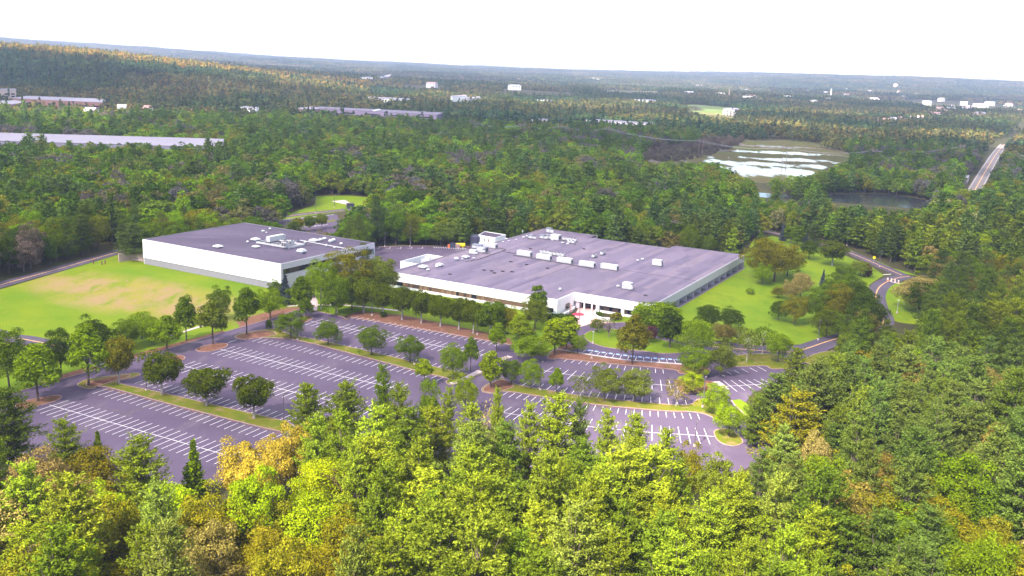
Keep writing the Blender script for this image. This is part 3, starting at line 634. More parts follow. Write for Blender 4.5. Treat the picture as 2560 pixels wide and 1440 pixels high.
condenser(at(1486, 644, H1z), H1z, 2, 'front one of the condenser pair right of centre on the big roof', BA + R(90)); condenser(at(1507, 637, H1z), H1z, 2, 'rear one of the condenser pair right of centre on the big roof', BA + R(90))
condenser(at(1424, 603, H1z), H1z, 4, 'rack of dark pipes and small fans near the back edge'); condenser(at(1428, 609, H1z), H1z, 2, 'low dark condenser in front of the pipe rack')
def vent(p, z, r_, h_, label, group='white roof vents', rz=BA, square=False, m=None):
    r_ *= .72
    t = rooft('roof_vent', label, 'roof vent', p, z, rz, group); m = m or m_unit
    if square: MB().box((0, 0, h_ * .3), (r_ * 1.7, r_ * 1.7, h_ * .6)).build('curb', m_unitg, t); MB().box((0, 0, h_ * .75), (r_ * 2.3, r_ * 2.3, h_ * .5), 0, 0, .7).build('cap', m, t)
    else: MB().tube([(0, 0, 0), (0, 0, h_ * .6)], [r_ * .75, r_ * .7], 10).build('curb', m_unitg, t); MB().dome((0, 0, h_ * .5), r_, r_, h_ * .6).build('cap', m, t)
    return t
for x, y, r_, h_, sq, lab in [(1058, 671, 2.4, 1.5, 1, 'large hooded vent near the front left corner of the big roof'), (1070, 677, 1.3, 1.0, 0, 'round vent next to the large hooded vent'), (1099, 666, 1.9, 1.5, 1, 'domed double vent behind the front left corner'),
        (1092, 669, 1.2, 1.0, 0, 'small round vent against the domed double vent'), (1141, 651, 1.7, 1.6, 0, 'mushroom vent beside the roof pipes'), (1164, 645, 2.0, 1.2, 1, 'flat hooded vent above the roof pipes'), (1184, 647.5, .9, .9, 0, 'small cap vent at the end of the roof pipes'),
        (1156, 650, .8, .8, 0, 'tiny cap vent left of the flat hooded vent'), (1309, 595, 1.1, .9, 0, 'round vent left of the rear pipe cluster'), (1317, 592.5, 1.0, .9, 0, 'second round vent left of the rear pipe cluster'), (1406, 608, 1.3, .6, 0, 'flat cap vent right of the rear pipe cluster'),
        (1419, 611, 1.2, .7, 0, 'low cap vent in front of the pipe rack'), (1381, 602, .9, .7, 0, 'small vent below the white rear unit'), (1272, 604, .8, .7, 0, 'pale low vent near the annex'), (1258, 607, .7, .9, 0, 'slim stack vent near the annex'), (1290, 603, .6, 1.2, 0, 'thin stack left of the rear cluster'),
        (1594, 653, 1.1, .9, 0, 'left one of two round vents near the lone boxy unit'), (1606, 650, 1.2, .9, 0, 'right one of two round vents near the lone boxy unit'), (1545, 718, 1.2, 1.0, 0, 'round vent left of the boxy unit by the front edge'), (1400, 727, 1.0, 1.3, 0, 'single white vent near the entrance notch'),
        (1306, 583, .5, 1.6, 0, 'thin stack at the rear left edge of the big roof')]:
    vent(at(x, y, H1z), H1z, r_, h_, lab, square=bool(sq))
for x, y in [(1125, 686), (1210, 676), (1229, 678), (1236, 683), (1257, 679), (1277, 655), (1317, 662), (1369, 671), (1326, 622), (1460, 623), (1614, 739), (1280, 680)]:
    t = thing('roof_hatch', 'small flat dark curb on the big roof membrane', 'roof hatch', (*at(x, y, H1z), H1z), BA, 'dark roof curbs'); MB().box((0, 0, .15), (1.5, .9, .3)).box((0, 0, .36), (1.2, .7, .12)).build('curb', m_frame, t)
def roof_pipe(pts, z, label, r_=.16, m=None, bz=BA):
    t = thing('roof_pipe', label, 'pipe', (0, 0, 0), 0, 'roof pipe runs'); P = [(*at(*q, z), z + .3) for q in pts]; MB().tube(P, [r_] * len(P), 5).build('pipe', m or m_louvre, t)
    for i in range(len(P) - 1):
        n_ = max(1, int(np.hypot(P[i][0] - P[i + 1][0], P[i][1] - P[i + 1][1]) // 6))
        for k in range(n_):
            s_ = (k + .5) / n_; q = [P[i][j] * (1 - s_) + P[i + 1][j] * s_ for j in range(2)]; MB().box((*q, z + .1), (.5, .5, .2)).build('support_block', m_seam, t)
roof_pipe([(1163, 655.5), (1195, 650), (1228, 638), (1266, 624.5)], H1z, 'long dark pipe run bending across the left of the big roof')
roof_pipe([(1266, 624.5), (1242, 620.5)], H1z, 'short pipe spur toward the white unit cluster'); roof_pipe([(1226, 637), (1207, 632)], H1z, 'pipe spur below the white unit cluster')
roof_pipe([(1255, 629), (1288, 635)], H1z, 'pipe spur feeding the first air handler'); roof_pipe([(1283, 639.5), (1390, 656), (1480, 672.5)], H1z, 'dark pipe run along the feet of the air handlers', .2)
st = thing('exhaust_stack', 'thin rusty exhaust stack rising by the left roof edge', 'stack', (*at(1173, 632, H1z), H1z)); MB().tube([(0, 0, 0), (0, 0, 3.4)], [.22, .2], 8).build('pipe', m_rust, st); MB().dome((0, 0, 3.4), .32, .32, .2, 8, 2).build('cap', m_rust, st)
# roof of the left building
H2z = H2 + .02
pl = thing('roof_platform', 'white framed equipment platform on the left building roof', 'platform', (*at(701, 612, H2z), H2z), AA)
for a in ((-10.5, 10.5, -5.6, -5.1), (-10.5, 10.5, 5.1, 5.6), (-10.5, -10, -5.1, 5.1), (10, 10.5, -5.1, 5.1)): piece('frame_beam', m_unit, pl, *a, .3, 1.0)
for x in np.arange(-8, 9, 2.6): piece('grating', m_polel, pl, x - .5, x + .5, -5, 5, .5, .62)
for x in (-10, 0, 10):
    for y in (-5.3, 5.3): piece('leg', m_polel, pl, x - .2, x + .2, y - .2, y + .2, 0, .3)
air_unit(at(690, 607.5, H2z), H2z + 1.0, 11, 2.4, 2.4, 'long white air handler on the roof platform', AA + R(90), group=None)
for i, (x, y) in enumerate([(708, 612), (714, 617), (726, 612)]):
    t = thing('condenser', '%s louvred condenser on the roof platform' % ordn[i], 'condenser', (*at(x, y, H2z + 1), H2z + 1.0), AA, 'platform condensers'); MB().box((0, 0, 1.25), (2.8, 2.4, 2.1)).build('cabinet', m_unit, t)
    for sx in (-.75, .75): piece('louvre', m_louvre, t, sx - .6, sx + .6, -1.28, -1.2, .5, 2.0)
    for sx in (-.75, .75): MB().tube([(sx, 0, 2.3), (sx, 0, 2.55)], [.55, .55], 9).build('fan_guard', m_louvre, t)
for x, y, r_, h_, sq, lab in [(545, 619, 2.3, 1.2, 1, 'wide flat white vent nearest the left end of the dark roof'), (639, 602, 2.3, 1.4, 1, 'large hooded vent left of the roof platform'), (619, 607, 1.0, 1.0, 0, 'small round vent left of the hooded vent'), (640, 619, 1.9, 1.0, 1, 'low hooded vent in front of the roof platform'),
        (754, 633, 2.2, 2.0, 1, 'boxy white vent at the front of the dark roof'), (658, 580, 1.3, 1.0, 0, 'round vent near the back edge of the dark roof'), (675, 575, 1.0, 1.2, 0, 'rearmost round vent on the dark roof'), (666, 583, .7, .7, 0, 'tiny vent between the two rear round vents'),
        (785, 605, 2.4, 1.5, 1, 'white hooded vent in the right-hand cluster of the dark roof'), (801, 603, 1.5, 1.4, 0, 'domed fan in the right-hand cluster of the dark roof'), (811, 600, 1.6, 1.4, 0, 'rear domed fan in the right-hand cluster'), (826, 607, 1.5, 1.6, 0, 'left one of the two ball-shaped vents'), (834, 604, 1.5, 1.6, 0, 'right one of the two ball-shaped vents'),
        (853, 612, 1.3, 1.1, 0, 'last round vent toward the right corner of the dark roof'), (763, 608, 1.1, 1.0, 0, 'first vent along the white pipe'), (816, 616, 1.1, 1.0, 0, 'second vent along the white pipe'), (837, 621, 1.1, 1.0, 0, 'third vent along the white pipe')]:
    vent(at(x, y, H2z), H2z, r_, h_, lab, square=bool(sq), rz=AA)
roof_pipe([(738, 605), (750, 602), (865, 623)], H2z, 'white pipe running across the dark roof to the right', .28, m_unit); roof_pipe([(749, 610), (780, 615)], H2z, 'short dark pipe beside the roof platform')
# cooling yard against the left side of the big building
c0 = at(1001, 653, 5.0); cu, cv = bl(c0)
cyd = thing('cooling_enclosure', 'white walled yard full of cooling plant beside the big roof', 'enclosure', (*bw(cu, cv), 0), BA); clear([bw(cu, cv), bw(-1, cv), bw(-1, cv + 24), bw(cu, cv + 24)], 2)
ew = -2.2 - cu
for a in ((0, ew, 0, .4), (0, .4, .4, 24), (.4, ew, 23.6, 24)): piece('screen_wall', m_white, cyd, *a, 0, 5.0)
ct = thing('cooling_tower', 'white and grey cooling tower inside the walled yard', 'cooling tower', (*bw(cu + ew * .55, cv + 12), 0), BA)
MB().box((0, 0, 2.6), (5, 5, 5.2)).build('casing', m_unit, ct); MB().box((2.7, 0, 2.8), (.4, 4, 3.6)).build('louvre', m_unitg, ct); MB().tube([(0, 0, 5.2), (0, 0, 6.4)], [1.7, 1.5], 12).build('fan_stack', m_unit, ct)
for i, (a, b) in enumerate(((.3, 4), (.55, 5.5), (.35, 18))):
    t = thing('chiller', '%s low chiller in the walled cooling yard' % ordn[i], 'chiller', (*bw(cu + ew * a, cv + b), 0), BA, 'chillers in the yard'); MB().box((0, 0, 2.2), (3.4, 2.4, 3.4)).build('casing', m_unit, t); MB().tube([(0, 0, 3.9), (0, 0, 4.4)], [.9, .9], 10).build('fan_guard', m_unitg, t); MB().box((0, 0, .25), (3.6, 2.6, .5)).build('base', m_louvre, t)
rl_ = thing('guard_rail', 'pinkish steel guard rail around the roof edge opening', 'railing', (*bw(cu + ew + 1.4, cv + 4), H1z), BA)
for y in np.arange(0, 14.1, 2): MB().tube([(0, y, 0), (0, y, 1.1)], [.06, .06], 4).build('post', m_kerb, rl_)
for z_ in (.55, 1.1): MB().tube([(0, 0, z_), (0, 14, z_)], [.06, .06], 4).build('rail', m_kerb, rl_)
# things standing in the yard
yt = thing('yellow_tank', 'bright yellow tank lying at the back of the loading yard', 'tank', (*at(1148, 618), 0), .2); MB().tube([(-3.2, 0, 1.3), (3.2, 0, 1.3)], [1.1, 1.1], 10).build('barrel', m_hay, yt)
for x in (-2, 2): piece('cradle', m_hay, yt, x - .3, x + .3, -.9, .9, 0, .7)
ob = thing('compactor', 'dark machine with orange panels beside the yellow tank', 'machine', (*at(1131, 619), 0), .2); MB().box((0, 0, 1.4), (3, 2.4, 2.8)).build('body', m_dark, ob); piece('panel', m_orange, ob, -2.6, -1.6, -1, 1, 0, 1.8); piece('panel', m_kerb, ob, 1.6, 4, -1, 1, 0, 2)
dk = thing('storage_tank', 'large dark blue cylindrical tank beside the annex', 'tank', (*at(1190, 614), 0)); MB().tube([(0, 0, 0), (0, 0, 5.5)], [3.6, 3.6], 14).build('barrel', m_dark, dk); MB().dome((0, 0, 5.5), 3.6, 3.6, .9, 14, 3).build('lid', m_dark, dk)
shd = thing('dark_hut', 'small dark hut beside the sand patch on the knoll', 'hut', (*at(876, 520), 0), .3); MB().box((0, 0, 1.5), (5, 4, 3)).build('wall', m_dark, shd); MB().box((0, 0, 3.2), (5.6, 4.6, .4), 0, 0, .8).build('roof', m_frame, shd)
# entrance walls, flagpoles
for pts, lab in (([(1409, 789), (1425, 781), (1437, 771), (1436, 768), (1420, 770)], 'curved white garden wall left of the plaza'), ([(1497, 776), (1489, 781), (1486, 787), (1490, 794), (1503, 799), (1524, 801)], 'curved white garden wall right of the plaza')):
    t = thing('garden_wall', lab, 'wall'); MB().wall(spline(px(*pts), 5), .6, 0, 1.1).build('wall_slab', m_fascia, t)
def flagpole(p, h_, label, flag=False):
    t = thing('flagpole', label, 'flagpole', (*p, 0), 0, 'entrance flagpoles'); MB().tube([(0, 0, 0), (0, 0, h_)], [.16, .08], 6).build('pole', m_pole, t); MB().dome((0, 0, h_), .16, .16, .2, 6, 2).build('finial', m_yellow, t)
    if flag:
        f = MB(); n_ = 7
        for k in range(n_): f.add([(.1 + .02 * k, .05, h_ - 2.6 + k * .35), (.75 + .1 * math.sin(k), .15, h_ - 2.6 + k * .35), (.75 + .1 * math.sin(k + 1), .15, h_ - 2.25 + k * .35), (.1 + .02 * k, .05, h_ - 2.25 + k * .35)], [(0, 1, 2, 3)], k % 2)
        f.build('flag', [mat('flag_red', (.6, .06, .08), .8), m_fascia], t)
flagpole(at(1437, 790), 8.6, 'left bare flagpole on the pink plaza'); flagpole(at(1448, 799), 9.6, 'right bare flagpole standing in front of the red disc'); flagpole(at(1424, 788), 4.5, 'short flagpole with a drooping striped flag', True)
bo = thing('bollard', 'short dark bollard at the right side of the plaza', 'bollard', (*at(1485, 789), 0)); MB().tube([(0, 0, 0), (0, 0, 1.3)], [.25, .22], 8).build('post', m_rust, bo); MB().dome((0, 0, 1.3), .22, .22, .15, 8, 2).build('cap', m_rust, bo)

# ------------------------------------------------------------------ lamp posts and small street furniture
def lamp(p, h_, label, small=False, rz=0.0, group='site lamp posts'):
    t = thing('lamp_post', label, 'lamp post', (*p, 0), rz, group)
    MB().tube([(0, 0, 0), (0, 0, h_)], [.17 if not small else .1, .11 if not small else .08], 7).build('pole', m_pole if not small else m_polel, t)
    MB().tube([(0, 0, 0), (0, 0, .7)], [.38, .34], 9).build('base', m_conc, t)
    if small: MB().dome((0, 0, h_), .42, .42, .35, 8, 3).build('lamp_head', m_polel, t)
    else: MB().tube([(0, 0, h_ - .1), (.7, 0, h_)], [.07, .07], 5).build('arm', m_pole, t); MB().box((1.0, 0, h_), (.9, .5, .28)).build('lamp_head', m_pole, [q for q in t.children if q.name.startswith('arm')][0])
    return t
for (x, y), h_, s_, lab in [((709.6, 1066), 9.5, 0, 'lamp post at the lower end of the nearest grass island'), ((1756.5, 1019), 9.8, 0, 'lamp post on the curved island beside the bright tree'), ((1193, 837), 9.6, 0, 'lamp post on the mulch bank below the window band'),
        ((1350.5, 976), 9.4, 0, 'lamp post rising between bays on the left of the curved island'), ((366, 977), 9, 0, 'lamp post beside the first round tree'), ((930, 789), 9.5, 0, 'lamp post among the white-stemmed trees'), ((1036, 912), 8.5, 0, 'lamp post hidden by a tree on the middle island'), ((744, 850), 8.5, 0, 'lamp post through the first tree of the middle island'),
        ((1736, 1116), 7.0, 0, 'lamp post over the nearest right-hand bays'), ((1482, 859), 4.6, 1, 'short lamp in the oval lawn'), ((1479, 897), 3.0, 1, 'short post in the reddish strip by the accessible bays'), ((443, 830), 5, 1, 'short lamp at the edge of the left lawn'), ((802, 772), 8.5, 0, 'lamp post next to the concrete path'),
        ((789, 533), 9, 0, 'pale lamp post by the rear lot'), ((836, 518), 8, 0, 'lamp post by the grass knoll road'), ((1025, 617), 12, 0, 'left lamp post at the back of the loading yard'), ((962, 617), 8, 0, 'right lamp post at the back of the loading yard'), ((2242, 783), 6, 1, 'short lamp in the sunlit grass bend'), ((2117, 614), 9, 0, 'lamp post by the woods above the curving road'),
        ((2199, 667), 9, 0, 'lamp post beside the yellow sign'), ((2045, 850), 8, 0, 'lamp post at the corner of the shaded grove')]:
    lamp(at(x, y), h_, lab, bool(s_), rz=1.2)
sg = thing('road_sign', 'round yellow road sign on the verge by the pines', 'sign', (*at(2184, 656), 0)); MB().tube([(0, 0, 0), (0, 0, 2.2)], [.06, .06], 5).build('post', m_polel, sg); MB().tube([(0, -.08, 2.9), (0, -.14, 2.9)], [.9, .9], 12).build('plate', m_hay, sg)
for i, (x, y) in enumerate([(2219, 701.5), (2228, 703.5), (2237, 705.5), (2246, 707.5)]):
    t = thing('traffic_barrel', '%s orange and white barrel across the closed lane' % ordn[i], 'traffic barrel', (*at(x, y), .03), 0, 'barrels across the lane')
    for k in range(4): MB().tube([(0, 0, k * .35), (0, 0, k * .35 + .35)], [.42 - k * .03, .40 - k * .03], 9).build('band', m_orange if k % 2 == 0 else m_fascia, t)
for i, (x, y) in enumerate([(234, 659), (255, 662), (263, 660)]):
    t = thing('marker_post', '%s rusty marker post on the lawn near the road' % ordn[i], 'post', (*at(x, y), 0), 0, 'marker posts on the lawn'); MB().tube([(0, 0, 0), (0, 0, 1.8)], [.3, .25], 6).build('post', m_rust, t); MB().dome((0, 0, 1.8), .25, .25, .2, 6, 2).build('cap', m_rust, t)

# ------------------------------------------------------------------ tree prototypes
def nrm(a): return a / np.maximum(np.linalg.norm(a, axis=-1, keepdims=True), 1e-9)
def leaf_mesh(name, C, Nn, size, m, aspect=1.0, along=None, vt=None, r=None):
    """one mesh of small rhombic leaf sprays at C with normals Nn"""
    r = r or rng; n = len(C); size = np.broadcast_to(size, (n,))[:, None]
    a = along if along is not None else r.normal(size=(n, 3)); a = nrm(a - Nn * (a * Nn).sum(1, keepdims=True)); b = np.cross(Nn, a)
    a = a * size * aspect; b = b * size
    V = np.stack([C - a, C - b * .5 + a * .1, C + a, C + b * .5 + a * .1], 1).reshape(-1, 3)
    me = bpy.data.meshes.new(name); me.vertices.add(4 * n); me.vertices.foreach_set('co', V.astype(np.float32).ravel())
    me.loops.add(4 * n); me.loops.foreach_set('vertex_index', np.arange(4 * n, dtype=np.int32)); me.polygons.add(n)
    me.polygons.foreach_set('loop_start', np.arange(0, 4 * n, 4, dtype=np.int32))
    me.materials.append(m); me.update(calc_edges=True)
    if vt is not None:
        at_ = me.attributes.new('vtint', 'FLOAT_COLOR', 'POINT'); at_.data.foreach_set('color', np.repeat(np.c_[vt, np.ones(n)], 4, 0).astype(np.float32).ravel())
    return me
def broad_pts(r, h, w, tf, nc, lpc, leaf, shape='round', rough=.25):
    """leaf positions, normals and sizes of a broad-leaved crown made of many clumps"""
    i = np.arange(nc) + .5; ph = np.arccos(1 - 2 * i / nc * .93); th = math.pi * (1 + 5 ** .5) * i + r.normal(0, .25, nc)
    D = np.stack([np.cos(th) * np.sin(ph), np.sin(th) * np.sin(ph), np.cos(ph)], 1)
    rad = r.uniform(.50, .86, nc) * (1 + rough * r.normal(0, .5, nc)); rad = np.clip(rad, .3, 1.02)
    ch = h * (1 - tf); cz = h * tf + ch * .48
    if shape == 'vase': D[:, 2] = D[:, 2] * .95 + .08; fw = .62 + .42 * np.clip(D[:, 2] + .6, 0, 1)
    elif shape == 'cone': fw = 1.15 - .85 * np.clip((D[:, 2] + 1) / 2, 0, 1)
    elif shape == 'column': fw = np.full(nc, 1.0)
    else: fw = np.full(nc, 1.0)
    C = D * rad[:, None] * np.array([w / 2, w / 2, ch / 2]); C[:, :2] *= fw[:, None]; C[:, 2] += cz
    rc = w * .5 * r.uniform(.26, .42, nc)
    if shape == 'column': rc *= 1.25
    out = nrm(C - np.array([0, 0, cz - ch * .15]))
    cl = np.repeat(np.arange(nc), lpc); n = len(cl)
    d = nrm(r.normal(size=(n, 3)) + out[cl] * .75 + np.array([0, 0, .45])); rr = rc[cl] * r.uniform(.6, 1.12, n)
    P = C[cl] + d * rr[:, None] * np.array([1, 1, .8]); Nn = nrm(d + r.normal(0, .55, (n, 3)))
    return P, Nn, leaf * r.uniform(.65, 1.35, n), C, cl
def trunk_mesh(name, r, h, r0, C, m, nl=7, lean=.02, low=.25):
    b = MB(); top = h * .72; px_ = r.normal(0, lean * h); py_ = r.normal(0, lean * h)
    b.tube([(0, 0, -.3), (0, 0, h * .1), (px_ * .5, py_ * .5, h * .4), (px_, py_, top)], [r0 * 1.35, r0, r0 * .75, r0 * .25], 7)
    if C is not None and len(C):
        for q in C[r.choice(len(C), min(nl, len(C)), replace=False)]:
            z0 = min(h * r.uniform(low, .5), q[2] * .8); b.tube([(px_ * .4, py_ * .4, z0), (q[0] * .5, q[1] * .5, z0 + (q[2] - z0) * .6), tuple(q)], [r0 * .45, r0 * .28, r0 * .08], 5, 0, False)
    return b.mesh(name, m)
def pine_pts(r, h, w, leaf, dens=1.0):
    """white pine: blunt crown of branch tiers, every branch carrying upturned plumes of needles"""
    C, Ax, Ln, tips = [], [], [], []
    nw = int(r.integers(10, 13)); zs = np.linspace(.17, .94, nw) * h + r.normal(0, .014 * h, nw); ax = r.normal(0, .02, 2) * h
    for z in zs:
        t = z / h; prof = (.62 * min(1, (1 - t) / .78) ** .8 + .38 * math.sqrt(max(.02, 1 - (max(0, t - .3) / .72) ** 2))) * min(1, .66 + (t - .15) * 2.2) * r.uniform(.82, 1.12); nb = int(r.integers(7, 10)) if t < .8 else 6; a0 = r.uniform(0, 6.28)
        for k in range(nb):
            L_ = max(.7, w / 2 * prof * r.uniform(.62, 1.16)); an = a0 + 6.283 * k / nb + r.normal(0, .25); up = -.04 + .62 * max(0, t - .3) + r.normal(0, .1); m_ = max(2, int(round(L_ * 1.6)))
            for q in range(m_):
                s_ = (q + 1) / m_ * r.uniform(.82, 1.02); lat = r.normal(0, .30) * L_ * (1.1 - s_ * .6); ca, sa = math.cos(an), math.sin(an); rad = s_ * L_
                C.append((ca * rad - sa * lat + ax[0] * t * t, sa * rad + ca * lat + ax[1] * t * t, z + rad * up + r.normal(0, .28) + .12 * rad * s_))
                Ax.append((ca - sa * lat / max(L_, 1) * .9 + r.normal(0, .2), sa + ca * lat / max(L_, 1) * .9 + r.normal(0, .2), .55 + up + r.normal(0, .15))); Ln.append(r.uniform(.85, 1.45) * (.75 + .05 * w))
            tips.append((ca * L_ * .7, sa * L_ * .7, z + L_ * .7 * up))
    for q in range(6): C.append((ax[0] + r.normal(0, .3), ax[1] + r.normal(0, .3), h * r.uniform(.93, .975))); Ax.append((r.normal(0, .3), r.normal(0, .3), 1)); Ln.append(1.2)
    C, Ax, Ln = np.array(C), nrm(np.array(Ax)), np.array(Ln); n = max(4, int(19 * dens)); t = np.repeat(np.arange(len(C)), n); N_ = len(t)
    s_ = r.uniform(-.55, .6, N_); off = nrm(r.normal(size=(N_, 3)) + np.array([0, 0, .25])); rad = .52 * (1 - .55 * (s_ + .2)) * r.uniform(.5, 1.1, N_) * (Ln[t] / 1.3)
    P = C[t] + Ax[t] * (s_ * Ln[t])[:, None] + off * rad[:, None]; A = nrm(Ax[t] * .9 + off * .75 + r.normal(0, .25, (N_, 3))); Nn = nrm(off + r.normal(0, .35, (N_, 3)) + np.array([0, 0, .15]))
    return P, Nn, leaf * r.uniform(.7, 1.25, N_), A, np.array(tips)
PROTO = {}
def rg(s): return np.random.default_rng(s)
for i in range(7):
    r = rg(100 + i); P, Nn, S, A, T = pine_pts(r, 23, 13, .215, 1.7)
    PROTO['pine', i] = (leaf_mesh('pine_crown', P, Nn, S, m_leaf, 1.25, A, r=r), trunk_mesh('pine_trunk', r, 22, .3, T, m_bark, 26, .006, .2), 23, 13)
for i in range(7):
    r = rg(200 + i); P, Nn, S, C, cl = broad_pts(r, 16, 12, .14, 52, 210, .235, rough=.35)
    PROTO['broad', i] = (leaf_mesh('broadleaf_crown', P, Nn, S, m_leaf, 1.0, r=r), trunk_mesh('broadleaf_trunk', r, 16, .28, C, m_bark), 16, 12)
for i in range(3):
    r = rg(300 + i); P, Nn, S, C, cl = broad_pts(r, 11.5, 11, .22, 54, 130, .30, 'vase')
    PROTO['vase', i] = (leaf_mesh('round_crown', P, Nn, S, m_leaf, 1.0, r=r), trunk_mesh('round_trunk', r, 11.5, .30, C, m_barkw, 9, .005), 11.5, 11)
for i in range(4):
    r = rg(350 + i); P, Nn, S, C, cl = broad_pts(r, 14, 8.5, .24, 46, 120, .28, 'cone', .4)
    PROTO['oval', i] = (leaf_mesh('oval_crown', P, Nn, S, m_leaf, 1.1, r=r), trunk_mesh('oval_trunk', r, 14, .2, C, m_bark, 6, .006, .3), 14, 8.5)
for i in range(2):
    r = rg(400 + i); P, Nn, S, C, cl = broad_pts(r, 13, 6, .08, 40, 90, .34, 'column')
    PROTO['column', i] = (leaf_mesh('column_crown', P, Nn, S, m_leaf, 1.2, r=r), trunk_mesh('column_trunk', r, 13, .2, C, m_bark, 4, .004), 13, 6)
for i in range(2):
    r = rg(450 + i); P, Nn, S, C, cl = broad_pts(r, 12, 10, .2, 34, 30, .34, rough=.5)
    PROTO['sparse', i] = (leaf_mesh('sparse_crown', P, Nn, S, m_leaf, 1.1, r=r), trunk_mesh('sparse_trunk', r, 12, .2, C, m_barkw, 26, .01, .2), 12, 10)
for i in range(2):
    r = rg(500 + i); P, Nn, S, C, cl = broad_pts(r, 11, 9, .2, 60, 5, .3, rough=.5)
    b = MB(); PROTO['bare', i] = (leaf_mesh('bare_twigs', P, Nn, S * .7, m_leaf, 2.2, r=r), trunk_mesh('bare_trunk', r, 11, .22, C, mat('bark_mauve', (.20, .15, .17), .95), 58, .01, .15), 11, 9)
for i in range(2):
    r = rg(550 + i); P, Nn, S, A, T = pine_pts(r, 13, 6, .34, 1.0); P[:, :2] *= (1.2 - .95 * np.clip(P[:, 2:] / 13, 0, 1)); P[:, 2] = np.clip((P[:, 2] - 2.0) * 1.2, .2, 14)
    PROTO['spruce', i] = (leaf_mesh('spruce_crown', P, Nn, S, m_leaf, 1.1, A, r=r), trunk_mesh('spruce_trunk', r, 13, .2, T, m_bark, 4, .003), 13, 6)
for i in range(3):
    r = rg(600 + i); P, Nn, S, C, cl = broad_pts(r, 2.4, 4.2, .0, 22, 55, .22)
    PROTO['shrub', i] = (leaf_mesh('shrub_leaves', P, Nn, S, m_leaf, 1.0, r=r), trunk_mesh('shrub_stem', r, 2.0, .08, C, m_bark, 6, .01, .05), 2.4, 4.2)
NPROTO = {}
for k in PROTO: NPROTO[k[0]] = NPROTO.get(k[0], 0) + 1
NAME = dict(pine='pine_tree', broad='broadleaf_tree', vase='round_headed_tree', oval='oval_headed_tree', column='columnar_tree', sparse='thin_crowned_tree', bare='bare_tree', spruce='spruce_tree', shrub='shrub')
TREES = []
def tree(kind, p, h, w_, col, label, group=None, v=None, z=0.0):
    k = int(rng.integers(NPROTO[kind])) if v is None else v % NPROTO[kind]; crown, trunk, h0, w0 = PROTO[kind, k]
    t = thing(NAME[kind], label, 'shrub' if kind == 'shrub' else 'tree', (*p, z), rng.uniform(0, 6.28), group); s = w_ / w0; t.scale = (s, s, h / h0)
    c = link('crown', crown, t); c.color = (*col, 1); link('trunk', trunk, t); TREES.append((p[0], p[1], w_ / 2)); return t
# leaf colours
GB = dict(bright=(.150, .222, .003), green=(.092, .140, .004), dark=(.046, .074, .003), olive=(.150, .140, .006), zelk=(.080, .104, .003), soft=(.118, .146, .010), lime=(.205, .265, .004), brown=(.150, .122, .026), rust=(.20, .085, .03), gold=(.37, .28, .03), mauve=(.118, .092, .066), red=(.09, .028, .03), blue=(.084, .122, .019), pine=(.088, .124, .010), pinel=(.178, .226, .012), palep=(.145, .19, .026), pinem=(.120, .164, .010), spruceb=(.07, .09, .105), tan=(.26, .21, .062))
